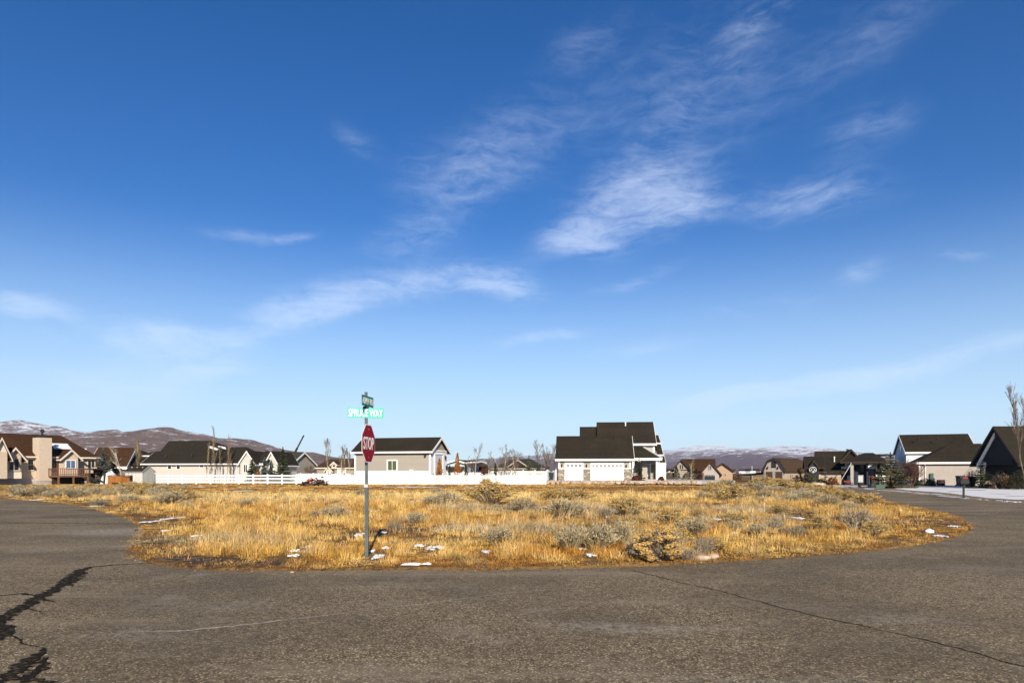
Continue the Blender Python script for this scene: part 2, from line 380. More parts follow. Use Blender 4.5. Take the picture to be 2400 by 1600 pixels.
#@@GROUND
# ------------------------------------------------------------------ ground, road, field
EDGE_PX = [(0, 1168.5), (86, 1174), (166, 1182), (223, 1192), (265, 1203), (303, 1216), (328, 1231), (343, 1243), (334, 1257), (314, 1275), (308, 1289),
           (319, 1304), (338, 1317), (383, 1325), (446, 1332), (510, 1336), (600, 1337), (900, 1336), (1200, 1334), (1391, 1330), (1519, 1326), (1646, 1320),
           (1800, 1310), (1927, 1301), (2087, 1286), (2182, 1272), (2246, 1255), (2269, 1240), (2259, 1226), (2230, 1212), (2198, 1202)]
EDGE = [gnd(*p) for p in EDGE_PX]
EDGE = [(-220, 232), (-90, 103), (-55, 67)] + EDGE + [(22.3, 41.8), (27.5, 55), (33, 71.8), (35.4, 79), (33.5, 85.5), (25, 89), (14, 89.5)]
def resample(pts, step=0.5):
    out = []
    for a, b in zip(pts[:-1], pts[1:]):
        L = math.dist(a, b); n = max(1, int(L / step)) if L < 12 else max(1, int(L / 4))
        for i in range(n): out.append((a[0] + (b[0] - a[0]) * i / n, a[1] + (b[1] - a[1]) * i / n))
    return out + [pts[-1]]
def chaikin(pts, k=2):
    for _ in range(k):
        q = [pts[0]]
        for a, b in zip(pts[:-1], pts[1:]):
            q.append((a[0] * .75 + b[0] * .25, a[1] * .75 + b[1] * .25)); q.append((a[0] * .25 + b[0] * .75, a[1] * .25 + b[1] * .75))
        pts = q + [pts[-1]]
    return pts
EDGE_S = resample(chaikin(EDGE), .25)
edge_arr = np.array(EDGE_S)
ej = []
for i, (x, y) in enumerate(EDGE_S):
    j = .10 * (random.random() - .5) + .16 * (float(fbm(np.array([x * 1.3]), np.array([y * 1.3]))[0]) - .5)
    ej.append((x, y + j))
FIELD = ej + [(14, 97.5), (25, 97), (33, 96), (39, 92), (46, 110), (90, 260), (-240, 260)]
fa = np.array(FIELD)
def in_poly(X, Y, poly):
    r = np.zeros(len(X), bool); n = len(poly); j = n - 1
    for i in range(n):
        xi, yi = poly[i]; xj, yj = poly[j]
        c = ((yi > Y) != (yj > Y)) & (X < (xj - xi) * (Y - yi) / (yj - yi + 1e-12) + xi)
        r ^= c; j = i
    return r
def poly_sheet(name, poly, z, mat, thick=0.0, jag=None):
    import bmesh
    bm = bmesh.new(); vs = [bm.verts.new((x, y, z)) for x, y in poly]
    f = bm.faces.new(vs)
    if f.normal.z < 0 or sum(a[0] * b[1] - b[0] * a[1] for a, b in zip(poly, poly[1:] + poly[:1])) < 0: f.normal_flip()
    if thick:
        n = len(poly); lo = [bm.verts.new((x, y, z - thick)) for x, y in poly]
        for i in range(n):
            bm.faces.new((vs[i], vs[(i + 1) % n], lo[(i + 1) % n], lo[i]))
    bmesh.ops.triangulate(bm, faces=[f])
    bmesh.ops.recalc_face_normals(bm, faces=bm.faces)
    me = bpy.data.meshes.new(name); bm.to_mesh(me); bm.free()
    return link(name, me, mat)

def asphalt():
    m, nt, b, o = newmat('asphalt')
    tc = nt.nodes.new('ShaderNodeTexCoord'); P = tc.outputs['Object']
    def nz(scale, det=4, rough=.6, st=None, rot=0):
        v = P
        if st:
            mp = nt.nodes.new('ShaderNodeMapping'); mp.inputs['Scale'].default_value = st; mp.inputs['Rotation'].default_value = (0, 0, rot); nt.links.new(P, mp.inputs['Vector']); v = mp.outputs[0]
        n = N(nt, 'ShaderNodeTexNoise', i_Scale=scale, i_Detail=det, i_Roughness=rough); nt.links.new(v, n.inputs['Vector']); return n.outputs['Fac']
    fine = N(nt, 'ShaderNodeTexVoronoi', i_Scale=66.0); nt.links.new(P, fine.inputs['Vector'])
    fs = nt.nodes.new('ShaderNodeSeparateColor'); nt.links.new(fine.outputs['Color'], fs.inputs[0])
    mid = nz(9, 6, .75); big = nz(.35, 5, .6); streak = nz(.32, 7, .68, (.35, 1.5, 1), R(-9)); patch = nz(.9, 4, .55)
    c = MIXC(nt, MAPR(nt, mid, .38, .62), (.108, .079, .043, 1), (.215, .163, .094, 1))
    c = MIXC(nt, MAPR(nt, fs.outputs[0], .72, .95, 0, .9, False), c, (.56, .45, .285, 1))
    c = MIXC(nt, MAPR(nt, fs.outputs[1], .55, .9, 0, .8, False), c, (.042, .032, .021, 1))
    c = MIXC(nt, MAPR(nt, big, .40, .62, 0, .5), c, (.082, .063, .041, 1))
    c = MIXC(nt, MAPR(nt, streak, .50, .70, 0, .6), c, (.28, .225, .155, 1))
    c = MIXC(nt, MAPR(nt, patch, .56, .74, 0, .4), c, (.25, .215, .16, 1))
    acc = None; wv = nt.nodes.new('ShaderNodeVectorMath'); wv.operation = 'MULTIPLY_ADD'
    wn2 = N(nt, 'ShaderNodeTexNoise', i_Scale=1.1, i_Detail=6.0); nt.links.new(P, wn2.inputs['Vector']); nt.links.new(wn2.outputs['Color'], wv.inputs[0]); wv.inputs[1].default_value = (.9, .9, 0); nt.links.new(P, wv.inputs[2])
    for px, py, w, h, amt in ((280, 1246, 120, 13, 1.0), (200, 1243, 150, 8, .6), (1490, 1470, 360, 15, .85), (1150, 1497, 130, 9, .5), (470, 1348, 60, 7, .7), (2150, 1455, 170, 18, .55), (520, 1420, 220, 20, .45), (1750, 1592, 520, 26, .4), (330, 1485, 160, 18, .5), (2300, 1330, 160, 12, .45), (900, 1372, 300, 8, .35), (120, 1290, 160, 8, .45)):
        x, Y = gnd(px, py); mp = nt.nodes.new('ShaderNodeMapping'); mp.vector_type = 'TEXTURE'; mp.inputs['Location'].default_value = (x + .45, Y + .45, 0); mp.inputs['Rotation'].default_value = (0, 0, R(-4 if px > 1000 else 6)); mp.inputs['Scale'].default_value = (w / FPX * Y, h / FPX * Y * Y / CAMH, 1)
        nt.links.new(wv.outputs[0], mp.inputs['Vector']); ln = N(nt, 'ShaderNodeVectorMath', operation='LENGTH'); nt.links.new(mp.outputs[0], ln.inputs[0]); g_ = MAPR(nt, ln.outputs['Value'], 0, 1.15, amt, 0); acc = g_ if acc is None else MATH(nt, 'ADD', acc, g_)
    wear = MATH(nt, 'MULTIPLY', MATH(nt, 'MINIMUM', acc, 1.0), MAPR(nt, mid, .36, .64, .02, .72))
    c = MIXC(nt, wear, c, (.36, .315, .25, 1))
    nt.links.new(c, b.inputs['Base Color']); b.inputs['Roughness'].default_value = .92; b.inputs['Specular IOR Level'].default_value = .12
    bp = nt.nodes.new('ShaderNodeBump'); bp.inputs['Strength'].default_value = .55; bp.inputs['Distance'].default_value = .012
    nt.links.new(MATH(nt, 'ADD', MATH(nt, 'MULTIPLY', fs.outputs[2], .6), mid), bp.inputs['Height']); nt.links.new(bp.outputs[0], b.inputs['Normal'])
asphalt()
def earth(name, cols, mud=True):
    m, nt, b, o = newmat(name)
    tc = nt.nodes.new('ShaderNodeTexCoord'); P = tc.outputs['Object']
    def nz(s, d=6, st=None):
        v = P
        if st:
            mp = nt.nodes.new('ShaderNodeMapping'); mp.inputs['Scale'].default_value = st; nt.links.new(P, mp.inputs['Vector']); v = mp.outputs[0]
        n = N(nt, 'ShaderNodeTexNoise', i_Scale=s, i_Detail=d, i_Roughness=.65); nt.links.new(v, n.inputs['Vector']); return n.outputs['Fac']
    c = MIXC(nt, MAPR(nt, nz(9), .35, .65), cols[0], cols[1])
    c = MIXC(nt, MAPR(nt, nz(.12, 5, (1, 2.2, 1)), .42, .62), c, cols[2])
    c = MIXC(nt, MAPR(nt, nz(1.3), .55, .75), c, cols[3])
    nt.links.new(c, b.inputs['Base Color']); b.inputs['Roughness'].default_value = .95; b.inputs['Specular IOR Level'].default_value = .05
    bp = nt.nodes.new('ShaderNodeBump'); bp.inputs['Strength'].default_value = 1.0; bp.inputs['Distance'].default_value = .08
    nt.links.new(nz(14), bp.inputs['Height']); nt.links.new(bp.outputs[0], b.inputs['Normal'])
earth('field_earth', [(.19, .112, .05), (.075, .043, .021), (.26, .155, .062), (.13, .076, .034)])
earth('yard_earth', [(.24, .18, .11), (.17, .125, .08), (.30, .23, .15), (.13, .10, .07)])
g = MB(); g.add([(-9000, -60, -.05), (9000, -60, -.05), (9000, 11000, -.05), (-9000, 11000, -.05)], [(0, 1, 2, 3)])
struct(g.build('ground', 'yard_earth'))
ROAD = [(-75, 85), (-75, -25), (75, -25), (75, 24), (52, 26), (40, 29), (33.5, 34), (30.3, 39.5), (30.2, 45), (31.5, 52), (33.8, 63.6), (36.4, 75.7), (39.6, 86),
        (39.2, 92), (33, 96.2), (25, 97.2), (10, 97.7), (10, 88), (26, 86), (31, 80), (26, 55), (20, 40), (10, 24), (0, 15), (-6, 15), (-8, 22), (-30, 48), (-66, 85)]
struct(poly_sheet('road', ROAD, 0.0, 'asphalt'))
struct(poly_sheet('field', FIELD, 0.05, 'field_earth', .1))

# cracks, tar, scuffs and one painted edge shadow: thin ragged ribbons a few millimetres above the asphalt
def ribbon(mb, pts, w, z, jag=.35, step=.10, seed=1):
    rr = random.Random(seed); P = [gnd(*p[:2]) for p in pts]; ws = [p[2] if len(p) > 2 else w for p in pts]
    L = []
    for i in range(len(P) - 1):
        n = max(1, int(math.dist(P[i], P[i + 1]) / step))
        for k in range(n):
            t = k / n; L.append((P[i][0] * (1 - t) + P[i + 1][0] * t, P[i][1] * (1 - t) + P[i + 1][1] * t, ws[i] * (1 - t) + ws[i + 1] * t))
    L.append((P[-1][0], P[-1][1], ws[-1]))
    vs = []; ox = oy = 0
    for i, (x, y, ww) in enumerate(L):
        a = L[max(0, i - 1)]; c = L[min(len(L) - 1, i + 1)]; d = Vector((c[0] - a[0], c[1] - a[1])).normalized(); nx, ny = -d.y, d.x
        ox = ox * .75 + rr.uniform(-1, 1) * .018; k1 = ww * .5 * rr.uniform(1 - jag, 1 + jag); k2 = ww * .5 * rr.uniform(1 - jag, 1 + jag)
        vs.append((x + nx * (k1 + ox), y + ny * (k1 + ox), z)); vs.append((x - nx * (k2 - ox), y - ny * (k2 - ox), z))
    mb.add(vs, [(2 * i, 2 * i + 1, 2 * i + 3, 2 * i + 2) for i in range(len(L) - 1)])
ck = MB()
ribbon(ck, [(1477, 1335), (1519, 1344), (1582, 1363), (1678, 1382), (1800, 1414), (1912, 1444), (1991, 1459), (2077, 1478), (2195, 1505), (2294, 1532), (2420, 1566)], .019, .005, .9, .06, 3)
ribbon(ck, [(0, 1224), (150, 1226), (303, 1227)], .12, .004, .6, .25, 4)
ribbon(ck, [(-40, 1196), (110, 1196), (223, 1195)], .16, .004, .7, .25, 5)
ribbon(ck, [(60, 1211), (258, 1210)], .07, .004, .6, .25, 6)
ribbon(ck, [(2192, 1199), (2300, 1200), (2440, 1202)], .13, .004, .4, .25, 7)
ribbon(ck, [(2214, 1267), (2310, 1272)], .04, .004, .8, .2, 8)
ribbon(ck, [(191, 1361, .02), (271, 1357, .015), (330, 1352, .01)], .02, .0055, .7, .08, 9)
ribbon(ck, [(2190, 1200, .05), (2232, 1211, .10), (2258, 1223, .12), (2271, 1239, .10), (2262, 1248, .05)], .1, .0062, .8, .06, 31)  # asphalt-edge shadow along the field tip, painted as a dark tar-coloured ribbon
struct(ck.build('road_crack_edge_shade', 'tar'))
tr = MB()
ribbon(tr, [(362, 1320, .05), (320, 1321, .06), (271, 1323, .07), (215, 1328, .10), (188, 1338, .20), (169, 1355, .26), (127, 1380, .16), (92, 1400, .22), (57, 1419, .15), (16, 1441, .17), (-50, 1480, .22)], .1, .006, .5, .05, 11)
ribbon(tr, [(-20, 1397, .02), (57, 1390, .05), (98, 1397, .10)], .05, .0075, .7, .05, 12)
ribbon(tr, [(92, 1400, .08), (124, 1411, .03)], .05, .0085, .7, .05, 13)
ribbon(tr, [(-10, 1455, .12), (8, 1478, .22), (2, 1500, .04)], .1, .0075, .6, .04, 14)
ribbon(tr, [(100, 1520, .03), (82, 1540, .12), (52, 1560, .18), (10, 1592, .10), (-30, 1620, .1)], .1, .0065, .6, .04, 15)
ribbon(tr, [(110, 1540, .04), (88, 1570, .10), (60, 1600, .06)], .1, .008, .7, .04, 16)
ribbon(tr, [(-20, 1585, .04), (60, 1592, .08), (120, 1602, .05)], .1, .0095, .7, .04, 17)
ribbon(tr, [(92, 1400, .05), (110, 1392, .02), (118, 1386, .008)], .03, .0088, .8, .04, 18)
ribbon(tr, [(60, 1421, .04), (86, 1432, .02), (104, 1440, .008)], .03, .0092, .8, .04, 19)
ribbon(tr, [(150, 1366, .05), (178, 1374, .02), (230, 1372, .008)], .03, .0094, .8, .04, 20)
ribbon(tr, [(6, 1468, .06), (30, 1490, .03), (70, 1515, .015), (100, 1522, .03)], .04, .0098, .9, .04, 22)
struct(tr.build('tar_seal', 'tar'))
sc = MB()
ribbon(sc, [(300, 1480, .02), (420, 1478, .05), (600, 1461, .05), (760, 1443, .03), (840, 1432, .012), (900, 1423, .02), (1000, 1413, .03), (1100, 1401, .02), (1200, 1387, .02), (1300, 1381, .014), (1404, 1374, .008)], .03, .0045, .7, .05, 21)
struct(sc.build('road_scuff', 'scuff'))

#@@HOUSES
# ------------------------------------------------------------------ houses
class House:
    """local frame: u along the front, v going back, z up; u=v=0 is a front corner on the ground"""
    def __init__(s, name, px, Y, deg, label, cat='house', group=None):
        s.O = Vector((gx(px, Y), Y, 0)); s.t = R(deg); s.c, s.sn = math.cos(s.t), math.sin(s.t); s.parts = {}
        s.root = empty(name, s.O, label, cat, group, s.t)
    def u(s, px, v=0.0):
        k = (px - 1200) / FPX
        return (k * (s.O.y + v * s.c) - s.O.x + v * s.sn) / (s.c - k * s.sn)
    def v(s, px, u):
        k = (px - 1200) / FPX
        return (k * (s.O.y + u * s.sn) - s.O.x - u * s.c) / (-s.sn - k * s.c)
    def z(s, py, u=0.0, v=0.0): return CAMH - (py - HOR) / FPX * (s.O.y + u * s.sn + v * s.c)
    def w(s, u, v, z): return s.root.matrix_world @ Vector((u, v, z))
    def p(s, name, mat):
        k = (name, mat, len(s.parts)); s.parts[k] = MB(); return s.parts[k]
    def finish(s):
        out = {}
        for (n, m, _), mb in s.parts.items(): out[n] = mb.build(n, m, s.root)
        s.parts = {}; return out
    # two sloping slabs with ridge along u; gable infill in the wall part; fascia and rake boards
    def gable(s, axis, a0, a1, b0, b1, ze, zr, roof, wall, trim, oh=.45, rake=.35, t=.16, fh=.22, infill=True, bm=None, lrake=True):
        bm = (b0 + b1) / 2 if bm is None else bm
        ax = 'u' if axis == 'u' else 'v'
        m0 = (zr - ze) / (bm - b0); m1 = (zr - ze) / (b1 - bm)
        r = s.p('roof', roof)
        L0 = (b0 - oh, ze - oh * m0); L1 = (b1 + oh, ze - oh * m1); pk = (bm, zr)
        r.prism([L0, pk, (pk[0], pk[1] + t), (L0[0], L0[1] + t)], ax, a0 - rake, a1 + rake)
        r.prism([pk, L1, (L1[0], L1[1] + t), (pk[0], pk[1] + t)], ax, a0 - rake, a1 + rake)
        if infill: s.p('gable_wall', wall).prism([(b0 + .01, ze - .02), (b1 - .01, ze - .02), (bm, zr - .04)], ax, a0 + .003, a1 - .003)
        if trim:
            f = s.p('fascia', trim)
            for (b, z, sg) in ((L0[0], L0[1], -1), (L1[0], L1[1], 1)):
                e0, e1 = sorted((b, b + sg * .05))
                f.prism([(e0, z - fh + t), (e1, z - fh + t), (e1, z + t * .8), (e0, z + t * .8)], ax, a0 - rake - .02, a1 + rake + .02)
            for (q0, q1) in ((a0 - rake - .05, a0 - rake - .004), (a1 + rake + .004, a1 + rake + .05)):
                if q0 < a0 and not lrake: continue
                f.prism([(L0[0], L0[1] - fh * .7), (pk[0], pk[1] - fh * .7), (pk[0], pk[1] + t * .9), (L0[0], L0[1] + t * .9)], ax, q0, q1)
                f.prism([(pk[0], pk[1] - fh * .7), (L1[0], L1[1] - fh * .7), (L1[0], L1[1] + t * .9), (pk[0], pk[1] + t * .9)], ax, q0, q1)
    def hip(s, u0, u1, v0, v1, ze, zr, ul, ur, roof, trim, oh=.45, fh=.22, vm=None):
        vm = (v0 + v1) / 2 if vm is None else vm
        U0, U1, V0, V1 = u0 - oh, u1 + oh, v0 - oh, v1 + oh
        s.p('roof', roof).add([(U0, V0, ze), (U1, V0, ze), (U1, V1, ze), (U0, V1, ze), (ul, vm, zr), (ur, vm, zr)],
                              [(0, 3, 2, 1), (0, 1, 5, 4), (2, 3, 4, 5), (1, 2, 5), (3, 0, 4)])
        if trim:
            f = s.p('fascia', trim)
            f.box(U0 - .04, U1 + .04, V0 - .05, V0 - .003, ze - fh + .05, ze + .05); f.box(U0 - .05, U0 - .003, V0, V1, ze - fh + .05, ze + .05)
            f.box(U1 + .003, U1 + .05, V0, V1, ze - fh + .05, ze + .05)
    def block(s, wall, u0, u1, v0, v1, z0, z1, name='wall'): s.p(name, wall).box(u0, u1, v0, v1, z0, z1)
    # window on a wall that faces the front (face 'f', plane v), the right (face 'r', plane u=a) or the left ('l')
    def window(s, a0, a1, z0, z1, plane, face='f', frame='white_trim', glass='dark_glass', bars=1, rows=0, fw=.11, kind='window'):
        d = -1 if face in 'fl' else 1
        ax = 'v' if face == 'f' else 'u'
        fr = MB()
        def bx(mb, b0, b1, c0, c1, d0, d1):
            e0, e1 = plane + d * d0, plane + d * d1
            if face == 'f': mb.box(b0, b1, e0, e1, c0, c1)
            else: mb.box(e0, e1, b0, b1, c0, c1)
        bx(fr, a0 - fw, a1 + fw, z1, z1 + fw, .004, .07); bx(fr, a0 - fw, a1 + fw, z0 - fw, z0, .004, .09)
        bx(fr, a0 - fw, a0, z0, z1, .004, .07); bx(fr, a1, a1 + fw, z0, z1, .004, .07)
        for i in range(bars):
            x = a0 + (a1 - a0) * (i + 1) / (bars + 1); bx(fr, x - .03, x + .03, z0, z1, .004, .06)
        for i in range(rows):
            z = z0 + (z1 - z0) * (i + 1) / (rows + 1); bx(fr, a0, a1, z - .025, z + .025, .004, .05)
        f = fr.build(kind, frame, s.root)
        pn = MB(); bx(pn, a0 + .005, a1 - .005, z0 + .005, z1 - .005, .003, .03); pn.build('pane', glass, f)
        return f
    def win_px(s, pxl, pxr, pyt, pyb, v=0.0, **k):
        u0, u1 = s.u(pxl, v), s.u(pxr, v); um = (u0 + u1) / 2
        return s.window(u0, u1, s.z(pyb, um, v), s.z(pyt, um, v), v, 'f', **k)
    def win_side(s, pxl, pxr, pyt, pyb, u, face='r', **k):
        v0, v1 = sorted((s.v(pxl, u), s.v(pxr, u))); vm = (v0 + v1) / 2
        return s.window(v0, v1, s.z(pyb, u, vm), s.z(pyt, u, vm), u, face, **k)
    def garage_door(s, pxl, pxr, pyt, z0, v, mat, frame, panes=4, rows=4, fw=.16, ptop=True, glass='dark_glass'):
        u0, u1 = s.u(pxl, v), s.u(pxr, v); z1 = s.z(pyt, (u0 + u1) / 2, v); d = MB()
        n = rows; h = (z1 - z0) / n; nc = max(2, panes // 2 * 2)
        d.box(u0 + .005, u1 - .005, v - .03, v - .004, z0, z1 - .005)
        for r in range(n):
            for c in range(nc):
                w = (u1 - u0) / nc
                if r == n - 1 and ptop: continue
                d.box(u0 + c * w + .08, u0 + (c + 1) * w - .08, v - .05, v - .032, z0 + r * h + .07, z0 + (r + 1) * h - .07)
        o = d.build('garage_door', mat, s.root)
        f = MB(); f.box(u0 - fw, u0, v - .09, v - .004, z0, z1 + fw); f.box(u1, u1 + fw, v - .09, v - .004, z0, z1 + fw); f.box(u0, u1, v - .09, v - .004, z1, z1 + fw)
        f.build('door_frame', frame, o)
        if ptop:
            g = MB(); w = (u1 - u0) / panes
            for c in range(panes):
                x = u0 + (c + .5) * w
                for sx in (-1, 1):
                    for sz in (0, 1): g.box(x + sx * w * .17 - w * .13, x + sx * w * .17 + w * .13, v - .055, v - .032, z1 - h * .78 + sz * h * .33, z1 - h * .78 + sz * h * .33 + h * .27)
            g.build('window_row', glass, o)
        return o
    def vent(s, px, py, v, kind='roof_vent', mat='black_metal', h=.3, r=.16):
        u = s.u(px, v); z = s.z(py, u, v); m = MB()
        m.tube((u, v, z - h), (u, v, z), r * .6, r * .6, 8); m.tube((u, v, z), (u, v, z + .1), r, r * .8, 8)
        return m.build(kind, mat, s.root)
    def lantern(s, px, py, v):
        u = s.u(px, v); z = s.z(py, u, v); m = MB()
        m.box(u - .07, u + .07, v - .06, v - .004, z + .1, z + .22); m.tube((u, v - .18, z - .2), (u, v - .18, z + .12), .09, .12, 6); m.tube((u, v - .18, z + .12), (u, v - .18, z + .26), .14, .02, 6)
        m.beam((u, v - .05, z + .17), (u, v - .18, z + .17), .03, .03)
        return m.build('wall_lantern', 'black_metal', s.root)

# --- tan house, far left, seen at an angle
def tan_house():
    H = House('tan_house', 68, 94.0, 59, 'tan stucco house with brown roof, chimney and wooden deck behind the left road')
    us, zs = H.u, H.z
    uR = us(228); uC0, uC1 = us(82), us(121)
    ze = zs(1069.5, 0); zb = -.05
    H.block('tan_stucco', us(20) - 14, uR - .4, .0, 9.5, .9, ze); H.block('concrete', us(20) - 14, uR - .45, .05, 9.4, zb, .9, 'foundation')
    # big hipped roof
    uL = us(20) - 14
    zr = 1.75 + (HOR - 1019) / FPX * (94 + 6.5)
    H.hip(uL, uR - .4, 0, 9.5, ze, zr, uL + 3, us(143, 4.75), 'brown_shingle', 'cream_trim', oh=.55)
    # chimney
    vc = -1.35; c0 = us(92.5, vc); c1 = us(121.5, vc)
    zc = zs(1024.5, (c0 + c1) / 2, vc)
    H.p('chimney', 'tan_stucco').box(c0, c1, vc, .55, .55, zc); H.p('chimney_cap', 'black_metal').box(c0 - .08, c1 + .08, vc - .08, .63, zc + .003, zc + .1)
    m = MB(); cu = (c0 + c1) / 2; m.tube((cu, -.4, zc + .1), (cu, -.4, zc + .75), .13, .13, 10); m.tube((cu, -.4, zc + .75), (cu, -.4, zc + 1.05), .26, .26, 10); m.tube((cu, -.4, zc + 1.05), (cu, -.4, zc + 1.15), .26, .06, 10)
    m.build('flue', 'black_metal', H.root)
    H.p('foundation', 'concrete').box(c0 + .02, c1 - .02, vc + .04, .0, zb, .55)
    # bay with gable, left of the chimney
    vb = -1.6; b0, b1 = us(17, vb), us(49.5, vb)
    H.block('tan_stucco', b0, b1, vb, 0, 1.05, ze, 'bay_wall'); H.block('cream_stucco', b0 - .04, b1 + .04, vb - .05, vb - .004, zs(1121, (b0 + b1) / 2, vb), zs(1106.5, (b0 + b1) / 2, vb), 'bay_panel')
    H.gable('v', vb, 1.5, b0, b1, ze, zs(1050, (b0 + b1) / 2, vb), 'brown_shingle', 'tan_stucco', 'cream_trim', oh=.6, rake=.4)
    H.win_px(21.5, 43.5, 1075, 1101, vb, frame='tan_stucco', fw=.15)
    H.win_side(2, 11, 1075, 1101, b0, 'l', frame='tan_stucco', glass='amber_glass', bars=0, rows=1)
    H.win_px(66, 78, 1076, 1101, 0, frame='cream_trim', bars=0, rows=1)
    # second gable at the frame edge
    d0, d1 = us(-14, -2.6), us(17, -2.6)
    H.block('tan_stucco', d0, d1, -2.6, 0, .9, ze + .5, 'bay_wall'); H.gable('v', -2.6, 2.2, d0, d1, ze + .5, zs(1031, d1, -2.6) + .2, 'brown_shingle', 'cream_stucco', 'cream_trim', oh=.5, rake=.35)
    # right gable with door bay above the deck
    va = -1.2; e0, e1 = us(147, va), us(183, va)
    H.block('tan_stucco', e0, e1, va, 0, 1.2, ze, 'bay_wall'); H.gable('v', va, 1.8, e0, e1, ze, zs(1055, (e0 + e1) / 2, va), 'brown_shingle', 'tan_stucco', 'cream_trim', oh=.5, rake=.35)
    H.win_px(155, 176, 1079, 1096, va, frame='white_trim', glass='blue_glass', bars=1)
    H.win_px(206, 221, 1079, 1095, 0, frame='cream_trim', bars=1)
    H.win_px(124, 130, 1080, 1104, 0, frame='door_brown', bars=0)
    # roof window leaning behind the chimney and a patch of snow in the valley
    q = MB(); u_ = us(129, 2.2); z_ = zs(1060, u_, 2.2); q.beam((u_ - .55, 1.9, z_ - .5), (u_ + .55, 1.9, z_ - .5), .1, 1.1); q.build('roof_window', 'blue_glass', H.root)
    q = MB(); u0_, u1_ = us(122, 2), us(163, 2); k = (zr - ze) / 5.3
    q.prism([(1.35, ze + k * 1.92), (2.6, ze + k * 3.2), (2.6, ze + k * 3.27), (1.35, ze + k * 2.0)], 'u', u0_, u1_); q.build('roof_snow', 'snow', H.root)
    H.vent(201, 1052, 2.3, mat='white_trim')
    # deck with railing, on posts
    f0, f1 = us(138, -4.2), us(207, -4.2); zd = zs(1114, (f0 + f1) / 2, -4.2)
    dk = MB(); dk.box(f0, f1, -4.2, -1.25, zd - .2, zd); 
    for a in (f0, (f0 + f1) / 2, f1):
        dk.box(a - .09, a + .09, -4.2, -4.0, -.05, zd - .2)
    d = dk.build('deck', 'deck_wood', H.root)
    rl = MB()
    for z_ in (zd + .95, zd + .15): rl.box(f0, f1, -4.18, -4.1, z_, z_ + .07)
    n = 16
    for i in range(n + 1):
        x = f0 + (f1 - f0) * i / n; rl.box(x - .03, x + .03, -4.17, -4.11, zd, zd + 1.0 + (.12 if i % 4 == 0 else 0))
    for i in range(8):
        y_ = -4.1 + 2.7 * i / 7; rl.box(f0, f0 + .06, y_, y_ + .05, zd, zd + 1.0)
    rl.box(f0 - .01, f0 + .07, -4.1, -1.3, zd + .96, zd + 1.03)
    rl.build('railing', 'deck_wood', d)
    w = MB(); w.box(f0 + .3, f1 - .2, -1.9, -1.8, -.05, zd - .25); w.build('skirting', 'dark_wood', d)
    # lower shaded pergola to the right of the deck
    g0, g1 = us(209, -4.2), us(246, -4.2); pg = MB(); zp = zs(1100, g0, -4.2)
    pg.box(g0, g1, -4.2, -1.4, zp, zp + .18)
    for a in (g0 + .1, g1 - .1):
        for b in (-4.15, -1.5): pg.box(a - .07, a + .07, b - .07, b + .07, -.05, zp)
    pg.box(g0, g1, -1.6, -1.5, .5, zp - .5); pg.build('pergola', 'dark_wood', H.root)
    H.finish()
tan_house()

# --- dark roofed houses behind the spruces
H = House('brown_roof_house', 214, 118, 12, 'dark brown roofed house with one broad white rake board, behind the tan house')
u1 = H.u(292); H.block('brown_siding', 0, u1, 0, 9, 0, H.z(1090)); H.gable('u', 0, u1, 0, 9, H.z(1090), H.z(1050, 0, 4.5), 'brown_shingle', 'white_siding', 'white_trim', oh=.5, rake=.5, fh=.5)
H.win_px(262, 272, 1092, 1102, 0, frame='white_trim'); H.finish()
H = House('dark_hip_house', 286, 122, -4, 'low house with near-black hip roof and white vent pipe, left of the long pale house')
u1 = H.u(352); H.block('brown_siding', .3, u1, 0, 9, 0, H.z(1087)); H.hip(.3, u1, 0, 9, H.z(1087), H.z(1054.5, 0, 4.5), H.u(313, 4.5), H.u(330, 4.5), 'charcoal_shingle', 'dark_wood')
H.vent(319.5, 1053, 3.2, 'vent_pipe', 'white_trim', .5, .1); H.win_px(298, 308, 1091, 1100, 0); H.finish()

